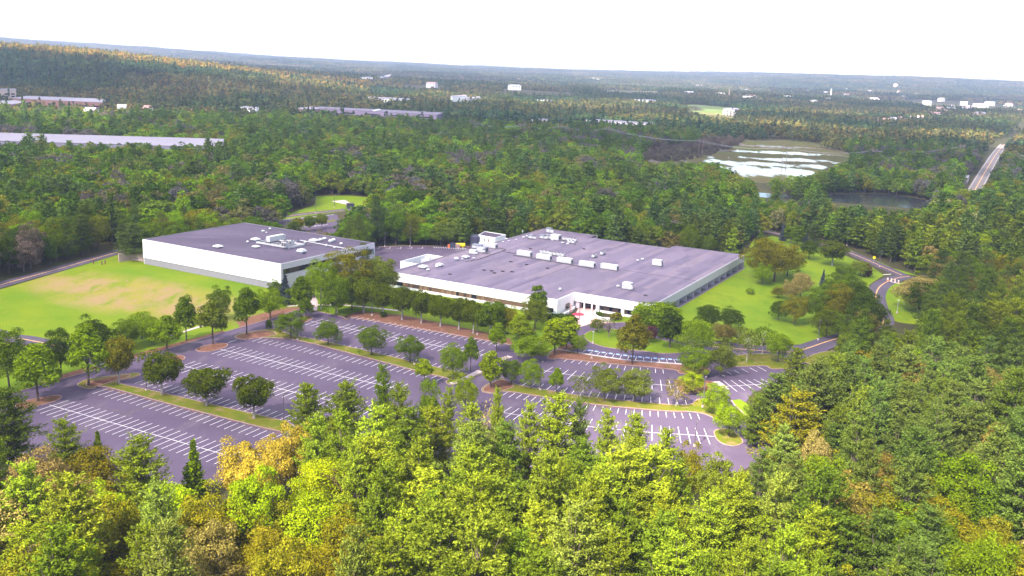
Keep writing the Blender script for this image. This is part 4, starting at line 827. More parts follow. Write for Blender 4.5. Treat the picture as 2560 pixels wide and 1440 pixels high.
# ------------------------------------------------------------------ trees of the lots and lawns: base point, top row, crown width (all along the line of sight), kind, colour, label
SITE = [
 ((95, 1003), 862, 118, 'oval', 'bright', 'bright green tree on the leftmost mulch island of the lot'), ((24, 977), 828, 96, 'broad', 'green', 'dark tree cut by the left edge beside the drive'), ((153, 944), 825, 76, 'broad', 'dark', 'dark rounded tree on the grass left of the drive'),
 ((222, 963), 812, 108, 'oval', 'bright', 'tall bright green tree at the rounded end of the nearest grass island'), ((298, 960), 850, 78, 'vase', 'olive', 'olive tree with a pale stem at the mulch end of the nearest island'), ((238, 902), 793, 86, 'broad', 'dark', 'dark tree behind the tall bright tree near the lawn edge'),
 ((405, 987), 884, 96, 'vase', 'zelk', 'first round dark tree from the left on the nearest grass island'), ((517, 1015), 922, 100, 'vase', 'zelk', 'second round dark tree from the left on the nearest grass island'), ((635, 1047), 942, 92, 'vase', 'zelk', 'third round dark tree from the left on the nearest grass island'),
 ((418, 880), 790, 78, 'oval', 'bright', 'bright feathery tree at the drive edge beside the small mulch island'), ((466, 852), 740, 66, 'oval', 'green', 'slim-stemmed tree alone on the lawn edge by the short lamp'), ((532, 861), 743, 84, 'oval', 'soft', 'tall tree on the red mulch island at the head of a bay row'), ((617, 836), 710, 72, 'oval', 'green', 'tall blue-green tree at the reddish end of the middle island'),
 ((552, 800), 715, 54, 'broad', 'green', 'small tree on the lawn behind the tall island tree'), ((676, 800), 722, 66, 'broad', 'bright', 'bright round tree beside the drive below the windowless wall'), ((355, 846), 780, 74, 'broad', 'bright', 'light green tree on the lawn side of the drive'), ((318, 872), 802, 64, 'broad', 'green', 'mid green tree left of the light one on the lawn side'), ((385, 862), 800, 50, 'broad', 'bright', 'bright small tree between two lawn side trees'),
 ((727, 846), 778, 72, 'broad', 'green', 'first lollipop tree from the left on the middle island'), ((820, 864), 802, 62, 'broad', 'green', 'second lollipop tree from the left on the middle island'), ((929, 889), 814, 68, 'broad', 'green', 'third lollipop tree from the left on the middle island'), ((1025, 906), 838, 64, 'broad', 'green', 'fourth lollipop tree from the left on the middle island'),
 ((1132, 950), 858, 62, 'broad', 'bright', 'tree with an ivy-clad trunk near the crossing footpath'), ((1176, 928), 842, 42, 'oval', 'green', 'slender tree on the mulch tip next to the crossing footpath'), ((1060, 962), 893, 52, 'oval', 'lime', 'lime green tree at the lower edge of the middle island'), ((1226, 969), 878, 48, 'column', 'lime', 'lime columnar tree on the mulch end of the curved island'),
 ((1278, 960), 897, 58, 'broad', 'green', 'second tree from the left on the curved island'), ((1327, 971), 898, 52, 'broad', 'bright', 'third tree from the left on the curved island'), ((1390, 983), 921, 42, 'oval', 'bright', 'small bright tree right of the lamp on the curved island'), ((1452, 1000), 932, 46, 'sparse', 'soft', 'thin half-bare tree among the right-hand bays'),
 ((1510, 1003), 915, 76, 'broad', 'soft', 'left one of two broad trees on the curved island'), ((1585, 1006), 925, 78, 'broad', 'soft', 'right one of two broad trees on the curved island'), ((1690, 1016), 946, 56, 'sparse', 'brown', 'thin rusty tree near the right end of the curved island'), ((1788, 1036), 962, 68, 'broad', 'bright', 'bright round tree at the right end of the curved island'),
 ((1821, 1092), 1010, 74, 'broad', 'bright', 'tree alone on the rounded island by the far right kerb'), ((1730, 985), 930, 62, 'broad', 'lime', 'lime tree behind the lamp between the two right lots'), ((1735, 946), 870, 76, 'broad', 'bright', 'bright bushy tree right of the accessible bays'), ((1802, 938), 862, 76, 'broad', 'soft', 'grey green tree at the corner of the small right lot'),
 ((1737, 893), 795, 88, 'broad', 'bright', 'tall bright tree at the right tip of the oval lawn'), ((1580, 909), 788, 82, 'oval', 'olive', 'big olive tree standing in the reddish strip before the oval lawn'), ((1674, 870), 765, 58, 'column', 'dark', 'dark columnar tree on the oval lawn'), ((1632, 836), 760, 108, 'vase', 'bright', 'wide layered green tree in front of the building corner'), ((1660, 818), 755, 58, 'broad', 'green', 'tree behind the wide layered one at the building corner'),
 ((1521, 843), 787, 46, 'bare', 'mauve', 'leafless mauve tree on the oval lawn'), ((1492, 831), 795, 36, 'broad', 'soft', 'small leafy tree beside the leafless one on the oval lawn'), ((1625, 856), 815, 32, 'broad', 'red', 'small dark red tree on the oval lawn'), ((1341, 806), 712, 42, 'column', 'green', 'dark pointed tree rising against the white fascia'), ((1337, 826), 748, 66, 'broad', 'soft', 'soft green tree in front of the dark pointed one'),
 ((1297, 852), 785, 62, 'oval', 'lime', 'vivid lime tree above the upper right corner of the left lot'), ((1241, 880), 808, 50, 'oval', 'bright', 'yellowish tree standing in the top bay row'), ((1328, 902), 835, 84, 'broad', 'bright', 'spreading light tree over the lane between the lots'), ((1386, 886), 790, 54, 'column', 'lime', 'left one of two upright lime trees before the plaza'), ((1416, 872), 792, 48, 'column', 'lime', 'right one of two upright lime trees before the plaza'),
 ((1444, 884), 836, 40, 'broad', 'bright', 'small fan-shaped tree at the start of the accessible bays'), ((1866, 906), 816, 50, 'sparse', 'soft', 'left thin tree on the island by the right road'), ((1905, 887), 812, 58, 'sparse', 'green', 'middle thin tree on the island by the right road'), ((1944, 906), 830, 60, 'broad', 'bright', 'right bright tree on the island by the right road'), ((1808, 862), 808, 56, 'broad', 'brown', 'rusty brown thicket tree at the lawn edge'),
 ((1768, 824), 760, 58, 'broad', 'dark', 'left one of two dark round trees on the bright lawn'), ((1826, 826), 770, 56, 'broad', 'dark', 'right one of two dark round trees on the bright lawn'), ((1843, 862), 815, 40, 'sparse', 'soft', 'pale thin tree at the edge of the bright lawn'),
 ((843, 782), 735, 40, 'vase', 'dark', 'small dark tree with a white stem at the left end of the mulch bank'), ((909, 782), 698, 74, 'vase', 'zelk', 'first tall white-stemmed tree of the row on the mulch bank'), ((1005, 799), 718, 64, 'vase', 'zelk', 'third white-stemmed tree of the row on the mulch bank'), ((957, 790), 712, 60, 'vase', 'zelk', 'second white-stemmed tree of the row on the mulch bank'), ((1053, 808), 728, 58, 'vase', 'zelk', 'fourth white-stemmed tree of the row on the mulch bank'),
 ((1101, 816), 742, 58, 'vase', 'zelk', 'fifth white-stemmed tree of the row on the mulch bank'), ((1147, 825), 748, 56, 'vase', 'zelk', 'sixth white-stemmed tree of the row on the mulch bank'), ((1183, 833), 755, 54, 'vase', 'zelk', 'seventh white-stemmed tree of the row on the mulch bank'), ((1225, 838), 758, 66, 'vase', 'green', 'bushy tree ending the row on the mulch bank'), ((1270, 835), 768, 56, 'broad', 'olive', 'olive tree between the row and the vivid lime tree'),
 ((870, 752), 622, 104, 'broad', 'olive', 'large olive tree in the clump between the two white buildings'), ((940, 745), 640, 92, 'broad', 'soft', 'large grey green tree against the corner of the big building'), ((812, 762), 650, 66, 'broad', 'bright', 'bright tree in front of the left building end wall'), ((905, 670), 606, 54, 'pine', 'blue', 'blue-green pine overlapping the dark roof corner'), ((752, 782), 692, 62, 'oval', 'green', 'tall tree at the top of the drive by the concrete path'),
 ((713, 760), 690, 46, 'spruce', 'spruceb', 'blue-grey spruce at the near corner of the left building'), ((690, 748), 700, 36, 'broad', 'green', 'little tree against the near corner of the windowless wall'), ((785, 745), 668, 54, 'broad', 'bright', 'bright tree beside the window band of the left building'), ((840, 790), 690, 66, 'broad', 'green', 'dark leafy tree left of the white-stemmed row'), ((880, 775), 680, 60, 'broad', 'zelk', 'shaded tree at the heart of the clump between the buildings'), ((765, 795), 745, 40, 'oval', 'green', 'tree on the small mulch island near the footpath'),
 ((965, 735), 665, 56, 'broad', 'olive', 'olive tree touching the front left corner of the big building'), ((672, 822), 800, 14, 'shrub', 'green', 'tiny round shrub on the drive side of the middle island'), ((958, 792), 780, 16, 'shrub', 'dark', 'small dark shrub on the mulch bank'),
 ((335, 648), 556, 92, 'pine', 'blue', 'broad blue-green pine at the left corner of the windowless building'), ((1935, 704), 602, 96, 'broad', 'olive', 'tall olive tree in the middle of the right lawn grove'), ((1905, 700), 598, 86, 'broad', 'olive', 'spreading olive tree at the left of the lawn grove'), ((1968, 690), 615, 74, 'broad', 'olive', 'olive tree at the right of the lawn grove'), ((1905, 712), 660, 46, 'broad', 'bright', 'low yellowish tree under the lawn grove'),
 ((2080, 664), 606, 70, 'vase', 'zelk', 'dome-shaped dark tree alone on the lawn by the road'), ((2022, 648), 598, 46, 'broad', 'dark', 'dark tree left of the dome-shaped one'), ((1900, 622), 572, 34, 'spruce', 'green', 'conical green tree near the bend behind the building'), ((1956, 602), 560, 22, 'spruce', 'spruceb', 'narrow silver blue spruce by the road bend'), ((1976, 608), 562, 30, 'column', 'green', 'left one of two green columns by the road bend'), ((1992, 614), 563, 30, 'column', 'green', 'right one of two green columns by the road bend'),
 ((2035, 606), 558, 46, 'pine', 'blue', 'blue-green pine by the road bend'), ((2012, 604), 582, 22, 'spruce', 'spruceb', 'low silver blue spruce left of the blue-green pine'), ((2150, 690), 655, 56, 'broad', 'soft', 'low soft green bush tree inside the road bend'), ((2110, 705), 662, 52, 'broad', 'green', 'green bushy tree inside the road bend'), ((2168, 692), 664, 20, 'shrub', 'red', 'red leaved shrub inside the road bend'), ((2095, 715), 672, 40, 'pine', 'blue', 'small pale pine inside the road bend'), ((2055, 718), 676, 18, 'spruce', 'spruceb', 'little grey spruce inside the road bend'),
 ((2000, 745), 680, 56, 'broad', 'tan', 'tan autumn tree on the right lawn'), ((1975, 755), 700, 44, 'broad', 'tan', 'smaller tan autumn tree on the right lawn'), ((1945, 745), 716, 34, 'broad', 'olive', 'round bush tree left of the tan trees'), ((2090, 815), 712, 62, 'broad', 'olive', 'olive tree at the front of the shaded grove'), ((2040, 805), 722, 60, 'broad', 'green', 'green tree at the left front of the shaded grove'), ((1985, 812), 740, 50, 'broad', 'olive', 'outermost left tree of the shaded grove'), ((2135, 800), 700, 76, 'broad', 'dark', 'large dark tree at the right of the shaded grove'), ((2080, 770), 690, 70, 'broad', 'green', 'tree at the crown of the shaded grove'), ((2150, 830), 730, 70, 'broad', 'dark', 'dark tree at the lower right of the shaded grove'), ((1945, 800), 752, 36, 'broad', 'dark', 'small dark tree beside the shaded grove'), ((2065, 840), 770, 60, 'broad', 'zelk', 'tree at the foot of the shaded grove'), ((2110, 850), 790, 56, 'broad', 'green', 'bush tree closing the foot of the shaded grove'),
 ((745, 580), 545, 30, 'vase', 'olive', 'left tree of three on the rear lot island'), ((775, 578), 540, 32, 'vase', 'green', 'middle tree of three on the rear lot island'), ((804, 572), 535, 30, 'vase', 'soft', 'right tree of three on the rear lot island'),
 ((1413, 778), 755, 22, 'broad', 'mauve', 'dark purple-brown tree beside the plaza wall'), ((1330, 780), 775, 30, 'shrub', 'green', 'foundation shrub left of the dark pointed tree'), ((1875, 735), 720, 20, 'shrub', 'bright', 'lone sapling bush on the open lawn'), ((1400, 803), 785, 46, 'shrub', 'dark', 'clipped dark hedge left of the plaza'), ((1428, 807), 790, 34, 'shrub', 'dark', 'clipped dark hedge nearest the plaza'), ((1375, 800), 784, 34, 'shrub', 'dark', 'clipped dark hedge under the corner window'), ((1500, 790), 780, 16, 'shrub', 'green', 'small shrub behind the right garden wall'), ((1540, 798), 782, 30, 'shrub', 'olive', 'straggly shrub below the entrance window'),
 ((2172, 836), 742, 64, 'broad', 'dark', 'outermost right tree of the shaded grove'), ((2120, 765), 688, 66, 'broad', 'green', 'tree at the upper right of the shaded grove'), ((492, 592), 522, 84, 'broad', 'olive', 'yellow-olive tree rising behind the left roof edge'), ((735, 592), 552, 60, 'pine', 'pine', 'dark pine behind the middle of the dark roof'), ((665, 580), 535, 60, 'pine', 'blue', 'blue-green pine behind the top corner of the dark roof')]
for (bx, by), ty, wp, kind, col, lab in SITE:
    b = at(bx, by); dist = math.hypot(b[0], b[1]); q = proj((b[0], b[1], 0)); h0 = 1.0
    for _ in range(25):
        e = proj((b[0], b[1], h0))[1] - ty
        if abs(e) < .3: break
        h0 += e / (proj((b[0], b[1], h0))[1] - proj((b[0], b[1], h0 + 1))[1]) if True else 0
    dep = q[2]; c_ = np.array(GB[col]) * rng.uniform(.92, 1.08)
    tree(kind, b, max(h0, .8), wp * dep / FPX * (1.22 if 'row' in lab and kind == 'vase' else 1.25 if 'shaded grove' in lab else 1.1), c_, lab)
for k, (x, y, wd, hh) in enumerate([(1000, 760, 4, 2), (1015, 764, 3.5, 1.8), (1072, 772, 4, 2), (1120, 790, 4, 2.2), (1165, 802, 5, 2.6), (1205, 812, 5.5, 3), (1245, 828, 6, 3), (1290, 815, 6, 3), (1320, 838, 6, 2.6)]):
    tree('shrub', at(x, y), hh, wd, GB['green' if k % 2 else 'olive'], 'low green shrub under the trees along the window band', 'shrubs below the window band')

# ------------------------------------------------------------------ woodland: where the trees stand
def in_clear(P, extra=0.0, rextra=None):
    rextra = extra if rextra is None else rextra
    bad = np.zeros(len(P), bool)
    for poly, mg in CLEAR:
        bad |= inside(poly, P)
        m_ = mg + extra
        if m_ > 0:
            lo, hi = poly.min(0) - m_, poly.max(0) + m_; near = np.where(((P > lo) & (P < hi)).all(1) & ~bad)[0]
            if len(near):
                Q = P[near]; d = np.full(len(Q), 1e9)
                for i in range(len(poly)): d = np.minimum(d, seg_dist(Q, poly[i], poly[(i + 1) % len(poly)]))
                bad[near] |= d < m_
    for a, b, m_ in ROADS:
        near = np.where((np.abs(P - (a + b) / 2) < np.abs(b - a) / 2 + m_ + rextra + 1).all(1) & ~bad)[0]
        if len(near): bad[near] |= seg_dist(P[near], a, b) < m_ + rextra
    return bad
# ponds and far clearings are cut out of the woods
PONDS = [px((1560, 384), (1700, 362), (1830, 354), (1990, 355), (2070, 371), (2140, 398), (2085, 408), (2040, 428), (1985, 446), (1880, 452), (1820, 425), (1790, 408), (1650, 400)),
         px((1850, 480), (1920, 483), (2000, 488), (2170, 484), (2260, 491), (2330, 506), (2300, 520), (2200, 514), (2050, 502), (1900, 493))]
clear(loop(PONDS[1], 4), 2)
roadR = px((2425, 500), (2440, 470), (2470, 418), (2500, 373), (2540, 334), (2600, 285))
for i in range(len(roadR) - 1): ROADS.append((roadR[i], roadR[i + 1], 15.0))
hw = px((1780, 306), (1850, 312), (1960, 320), (2080, 326))
for i in range(len(hw) - 1): ROADS.append((hw[i], hw[i + 1], 16.0))
FIELDS = [px((1240, 234), (1430, 240), (1450, 258), (1250, 252)), px((1480, 228), (1650, 236), (1670, 254), (1500, 248)), px((2280, 262), (2500, 262), (2520, 282), (2300, 284)), px((990, 224), (1125, 227), (1135, 241), (1000, 239)), px((1690, 268), (1740, 266), (1850, 273), (1850, 288), (1720, 286)), px((1710, 282), (1850, 289), (1845, 314), (1735, 309))]
for q in FIELDS: clear(q, 0)
def hit(x, y, lift=0.0):
    """where the line of sight meets the terrain"""
    d = ray(x, y); d = d / np.hypot(d[0], d[1]); t = np.arange(400, 13000, 4.0); X, Y, Zr = d[0] * t, d[1] * t, CAM_H + d[2] * t
    k = np.where(Zr <= hgt(X, Y) + lift)[0]; k = k[0] if len(k) else len(t) - 1; return np.array([X[k], Y[k]])
def block(poly_px, z, label, name='factory_building', wall=None, roofm=None, front=None, nwin=0, cat='building', group='distant buildings', vents=0, front_clear=25.0):
    P = [at(*q, z) for q in poly_px]; gz = 0.0
    if max(np.hypot(*q) for q in P) > 1700:
        z = z + 7; P = [hit(*q, z) for q in poly_px]; gz = float(hgt(*(sum(P) / len(P))))
    c = sum(P) / len(P); t = thing(name, label, cat, (*c, gz - 1), 0, group); L_ = [q - c for q in P]
    MB().prism(L_, 0, z + .5).build('wall', wall or m_white, t); MB().prism([q * 1.004 for q in L_], z + .5, z + 1.0).build('roof', roofm or m_roofw, t)
    if front is not None and nwin:
        a, b = L_[front[0]], L_[front[1]]; d = b - a; n_ = np.array([d[1], -d[0]]) / np.hypot(*d); ang = math.atan2(d[1], d[0])
        if (a + b) @ n_ < 0: n_ = -n_
        for i in range(nwin):
            q = a + d * (i + .5) / nwin + n_ * .12
            for fl in range(max(1, int(z // 5))): MB().box((*q, 2.4 + fl * 4), (np.hypot(*d) / nwin * .5, .3, 2.2), ang).build('window', m_glass, t)
    for i in range(vents):
        q = L_[0] * .5 + (L_[1] - L_[0]) * ((i + .5) / vents - .0) * .98 + (L_[-1] - L_[0]) * .5 - L_[0] * .5 + L_[0]; q = L_[0] + (L_[1] - L_[0]) * (i + .5) / vents + (L_[-1] - L_[0]) * .5
        MB().box((*q, z + 1.8), (5, 3.5, 1.7)).build('roof_unit', m_unit, t)
    clear(P, 6)
    near = [P[front[0]], P[front[1]]] if front else sorted(P, key=lambda q: q[1])[:2]; v_ = np.array([n_ / np.hypot(*n_) for n_ in near]).mean(0); v_ /= np.hypot(*v_)
    if front_clear: clear([near[0], near[1], near[1] - v_ * front_clear, near[0] - v_ * front_clear], 0)
    return t
m_roofm = mat('mauve_roof', (.11, .092, .15), .7); m_roofw = mat('pale_roof', (.19, .17, .235), .6, var=.06, scale=.05); m_brick = mat('brick_red', (.20, .105, .10), .85, var=.15, scale=.3); m_tan = mat('tan_wall', (.45, .36, .34), .85); m_mauve = mat('mauve_wall', (.19, .15, .24), .8, var=.1, scale=.1); m_cream = mat('cream_wall', (.70, .64, .62), .8)
block([(-260, 324), (558, 347), (556, 368), (-260, 344)], 12, 'very long pale lavender warehouse roof above the trees at left', 'warehouse_building', mat('lavender_wall', (.22, .20, .28), .8, var=.05, scale=.05), front=(3, 2), nwin=0, front_clear=50)
block([(28, 245), (70, 238), (272, 247), (255, 256)], 9, 'long red brick building with white dock doors at far left', wall=m_brick, front=(0, 3), nwin=8, front_clear=110)
block([(-30, 222), (38, 219.5), (40, 224), (-30, 226)], 14, 'tan block behind the brick building at the left edge', wall=m_tan, front=(3, 2), nwin=4, front_clear=120)
block([(-40, 254), (30, 250), (70, 255), (20, 262)], 7, 'low brick shed roof at the left edge', wall=m_brick, front_clear=60)
block([(600, 267), (612, 265), (647, 268), (640, 272)], 7, 'small white shed among the trees left of centre', wall=m_white, front=(0, 3), nwin=3, front_clear=120)
block([(780, 270), (800, 266), (1110, 281), (1092, 287)], 4, 'very long mauve factory with bright roof units', wall=m_mauve, roofm=m_roofm, front=(0, 3), nwin=5, vents=9, front_clear=190)
block([(745, 270), (782, 266), (800, 271), (768, 276)], 8, 'brick end block left of the long mauve factory', wall=m_brick, front_clear=60)
block([(908, 242), (925, 240), (1024, 246), (1010, 249)], 9, 'thin white warehouse roof behind the long mauve factory', wall=m_white, front_clear=30)
block([(1127, 239), (1165, 237), (1168, 240), (1131, 243)], 17, 'white office block with a red stripe, left half', 'office_block', wall=m_white, front=(0, 3), nwin=4, front_clear=200)
block([(1163, 244), (1199, 240.5), (1201, 243), (1168, 247)], 13, 'cream office block with windows, right half', 'office_block', wall=m_cream, front=(0, 3), nwin=6, front_clear=200)
block([(1329, 298), (1335, 295.5), (1373, 297), (1371, 301)], 7, 'small white building with a lavender roof near the middle distance', wall=m_white, front=(0, 3), nwin=4, front_clear=60)
block([(1465, 299), (1475, 297), (1640, 307), (1635, 310)], 7, 'thin pale roof line among dark trees right of centre', wall=m_side, front_clear=12)
block([(1340, 249), (1350, 247.5), (1405, 251), (1400, 254)], 8, 'white low building behind the sunlit treetops', wall=m_white, front_clear=30)
block([(1585, 248), (1600, 246), (1640, 250), (1630, 253)], 8, 'white group of sheds right of the sunlit treetops', wall=m_white, front_clear=40)
block([(1808, 272), (1830, 268.5), (1850, 271), (1840, 276)], 8, 'cream farm building beside the green field', wall=m_cream, front=(0, 3), nwin=4, front_clear=60)
block([(2395, 442), (2400, 436), (2424, 438), (2420, 447)], 6, 'pale grey gable roof among trees beside the long straight road', 'house', wall=m_side, front_clear=10)
block([(2526, 391), (2545, 386), (2600, 392), (2585, 400)], 9, 'white building at the right edge above the road', wall=m_white, front=(0, 3), nwin=9, front_clear=20)
block([(900, 193), (915, 191.5), (932, 193), (928, 195)], 12, 'tiny white block on the hazy rise left of centre', wall=m_white, front_clear=0)
block([(938, 194), (950, 191.5), (978, 193), (970, 195)], 12, 'tiny pink roofed block on the hazy rise', wall=m_brick, front_clear=0)
hrnd = random.Random(3)
m_hroof = [mat('house_roof_%d' % i, c) for i, c in enumerate([(.45, .43, .52), (.30, .27, .33), (.55, .5, .5), (.34, .2, .2)])]
def house(x, y, w_, label, wall=None, group='distant houses'):
    far_ = math.hypot(*hit(x, y, 3)) > 1500; up_ = 9.0 if far_ else 0.0; p = hit(x, y, 3 + up_); gz = float(hgt(*p)) + up_; t = thing('house', label, 'house', (*p, gz), hrnd.uniform(-.6, .6), group); d_ = w_ * .7; h_ = 5.5
    MB().b2(-w_ / 2, w_ / 2, -d_ / 2, d_ / 2, -2 - up_, h_).build('wall', wall or m_white, t)
    MB().add([(-w_ / 2 - .5, -d_ / 2 - .5, h_), (w_ / 2 + .5, -d_ / 2 - .5, h_), (w_ / 2 + .5, d_ / 2 + .5, h_), (-w_ / 2 - .5, d_ / 2 + .5, h_), (-w_ / 2 - .5, 0, h_ + 4), (w_ / 2 + .5, 0, h_ + 4)], [(0, 1, 5, 4), (2, 3, 4, 5), (0, 4, 3), (1, 2, 5), (3, 2, 1, 0)]).build('roof', hrnd.choice(m_hroof), t)
    for k in range(3): piece('window', m_glass, t, -w_ / 2 + (k + .3) * w_ / 3, -w_ / 2 + (k + .7) * w_ / 3, -d_ / 2 - .08, -d_ / 2 + .05, 1.5, 3.5)
    piece('chimney', m_brick, t, w_ * .2, w_ * .2 + 1, -.5, .5, h_, h_ + 5.5)
    v_ = p / np.hypot(*p); n_ = np.array([-v_[1], v_[0]]); clear([p - n_ * w_ * .7, p + n_ * w_ * .7, p + n_ * w_ * .7 - v_ * 40, p - n_ * w_ * .7 - v_ * 40], 0)
HS = [(2195, 303, 'row of pale houses on the wooded rise, leftmost'), (2213, 302, 'row of pale houses on the wooded rise, second'), (2232, 300, 'row of pale houses on the wooded rise, third'), (2253, 298, 'row of pale houses on the wooded rise, fourth'), (2282, 297, 'row of pale houses on the wooded rise, fifth'), (2300, 295, 'row of pale houses on the wooded rise, rightmost')]
for x, y, l in HS: house(x, y, 15, l, m_side)
for i in range(72):
    x = hrnd.choice([hrnd.uniform(2100, 2560), hrnd.uniform(2300, 2560), hrnd.uniform(1680, 2200), hrnd.uniform(1000, 1700)]); y0 = 162 + .0437 * (x - 1280); y = y0 + hrnd.choice([28, 34, 40, 50, 58]) + hrnd.uniform(-4, 4)
    if x > 2300: y += hrnd.uniform(0, 25)
    house(x, y, hrnd.uniform(18, 40), 'tiny pale house scattered among the hazy trees on the plain', hrnd.choice([m_white, m_cream, m_white, m_side]), 'scattered far houses')
for x, y, w_, l in [(228, 280, 16, 'small white gabled house left of the red shed'), (305, 272, 12, 'pale house half hidden in trees at left'), (370, 274, 12, 'pale cottage among the left trees'), (175, 295, 14, 'white house above the long warehouse'), (268, 318, 12, 'little white house just above the warehouse roof')]: house(x, y, w_, l)
t = thing('red_shed', 'small red shed beside white houses at left', 'shed', (*at(305, 290), 0), .3); MB().b2(-7, 7, -4, 4, 0, 6).build('wall', mat('barn_red', (.55, .07, .07), .8), t); MB().b2(-7.4, 7.4, -4.4, 4.4, 6, 6.6).build('roof', m_roofw, t); q = at(305, 290); clear([q + (-9, -60), q + (9, -60), q + (9, 6), q + (-9, 6)], 0)
def far_tower(x, y, h_, r_, label, m, name, cat):
    p = hit(x, y, 10); gz = float(hgt(*p)); t = thing(name, label, cat, (*p, gz)); MB().tube([(0, 0, 0), (0, 0, h_)], [r_, r_ * .75], 10).build('shaft', m, t); MB().tube([(0, 0, h_), (0, 0, h_ + 1.5)], [r_ * .9, r_ * .9], 10).build('rim', m_tan, t); return t
far_tower(2076, 246, 52, 2.8, 'tall white chimney on the plain at right', m_white, 'chimney', 'chimney'); far_tower(1822, 242, 36, 2.2, 'tan chimney left of the tall white one', m_tan, 'chimney', 'chimney'); far_tower(2513, 280, 40, 2.4, 'red chimney near the right edge', m_brick, 'chimney', 'chimney')
p = hit(2238, 221, 8); gz = float(hgt(*p)); t = thing('water_tower', 'salmon coloured domed water tank on the dark far ridge', 'water tower', (*p, gz)); MB().tube([(0, 0, 0), (0, 0, 36)], [17, 17], 14).build('tank', mat('salmon', (.65, .33, .26), .8), t); MB().dome((0, 0, 36), 17, 17, 7, 14, 3).build('dome', m_tan, t)
# straight road, highway, truck
ro = struct('straight_road', MB().ribbon(spline(roadR, 5), 14, .04), mat('pale_road', (.17, .145, .16), .9, var=.12, scale=.03), 'long straight road climbing away at the right'); MB().ribbon(spline(roadR, 5), .6, .07).build('centre_line', m_yellow, ro)
for s_ in (-5.6, 5.6):
    Q = [q + np.array([.87, -.5]) * s_ for q in spline(roadR, 5)]; MB().ribbon(Q, .35, .07).build('edge_line', m_line, ro)
hg = struct('highway', MB().ribbon(spline(hw, 5), 26, .1), mat('far_concrete', (.42, .36, .40), .9), 'pale strip of highway beyond the marsh')
for q, f in zip(FIELDS, ((.16, .15, .04), (.14, .145, .03), (.15, .14, .05), (.13, .14, .03), (.10, .14, .03), (.16, .15, .04))): struct('field', MB().add([(*p_, float(hgt(*p_)) + .3) for p_ in q], [tuple(range(len(q)))]), mat('field_%d' % int(f[0] * 100), f, .95, var=.15, scale=.02), 'distant mown field at the right')
tk = thing('truck', 'white box truck on the far highway', 'truck', (*at(1829, 310.5), .1), R(-12))
MB().b2(-13, 9, -1.4, 1.4, 1.2, 5.4).build('cargo_box', m_fascia, tk); MB().b2(-17.5, -13.6, -1.3, 1.3, .6, 4.2).build('cab', mat('teal_paint', (.03, .25, .3), .4), tk)
for x in (-16, -11, 5, 7.5):
    for y in (-1.3, 1.3): MB().tube([(x, y - .2, .6), (x, y + .2, .6)], [.6, .6], 9).build('wheel', m_frame, tk)
# power line on H-frame poles
PP = [at(*q) for q in ((1180, 341), (1305, 350), (1398, 351), (1517, 358), (1750, 394), (1960, 412), (2180, 420), (2400, 404))]
for i, p in enumerate(PP):
    t = thing('power_pole', 'twin-legged wooden power pole number %s along the marsh' % ['one', 'two', 'three', 'four', 'five', 'six', 'seven', 'eight'][i], 'power pole', (*p, 0), R(8), 'power line poles')
    for s_ in (-2.4, 2.4): MB().tube([(s_, 0, 0), (s_, 0, 24)], [.38, .28], 6).build('pole', m_wood, t)
    MB().b2(-5.5, 5.5, -.2, .2, 21.5, 22.0).build('crossarm', m_wood, t)
    for s_ in (-5, 0, 5): MB().tube([(s_, 0, 20.4), (s_, 0, 21.5)], [.2, .15], 5).build('insulator', m_dark, t)
for j, s_ in enumerate((-5, 0, 5)):
    W = []
    for i in range(len(PP) - 1):
        for k in range(8): q = k / 8; a = PP[i] * (1 - q) + PP[i + 1] * q; W.append((a[0] + s_ * .99, a[1] + s_ * .14, 20.4 - 5 * 4 * q * (1 - q) * .9))
    W.append((PP[-1][0] + s_ * .99, PP[-1][1] + s_ * .14, 20.4)); t = thing('power_cable', ['near', 'middle', 'far'][j] + ' cable of the power line crossing the marsh', 'cable', (0, 0, 0), 0, 'power line cables'); MB().tube(W, [.10] * len(W), 4).build('wire', m_polel, t)
for i, (x, y) in enumerate([(2517, 592), (2498, 560), (2487, 545), (2470, 520), (2452, 505), (2425, 385), (2395, 405)]):
    t = thing('utility_pole', 'wooden utility pole along the straight road, %s from the front' % ['first', 'second', 'third', 'fourth', 'fifth', 'sixth', 'seventh'][i], 'utility pole', (*at(x, y), 0), R(30), 'roadside utility poles'); MB().tube([(0, 0, 0), (0, 0, 12)], [.25, .18], 6).build('pole', m_wood, t); MB().b2(-1.6, 1.6, -.12, .12, 10.8, 11.1).build('crossarm', m_polel, t)
# ponds
def water_mat(name, marsh, lo, hi, sc, col):
    m = bpy.data.materials.new(name); m.use_nodes = True; t = m.node_tree; N, L = t.nodes, t.links; b = N['Principled BSDF']; b.inputs['Base Color'].default_value = (.02, .022, .03, 1); b.inputs['Roughness'].default_value = .12; b.inputs['IOR'].default_value = 1.33
    g_ = N.new('ShaderNodeNewGeometry'); mp = N.new('ShaderNodeMapping'); mp.inputs['Scale'].default_value = (1, .42, 1); L.new(g_.outputs['Position'], mp.inputs['Vector']); n = N.new('ShaderNodeTexNoise'); n.inputs['Scale'].default_value = sc; n.inputs['Detail'].default_value = 7; n.inputs['Roughness'].default_value = .62; L.new(mp.outputs[0], n.inputs['Vector'])
    r_ = N.new('ShaderNodeMapRange'); r_.inputs[1].default_value = lo; r_.inputs[2].default_value = hi; L.new(n.outputs['Fac'], r_.inputs[0])
    d = N.new('ShaderNodeBsdfDiffuse'); d.inputs[0].default_value = (*col, 1); mx = N.new('ShaderNodeMixShader'); L.new(r_.outputs[0], mx.inputs[0]); L.new(b.outputs[0], mx.inputs[1]); L.new(d.outputs[0], mx.inputs[2]); L.new(mx.outputs[0], N['Material Output'].inputs[0]); return m
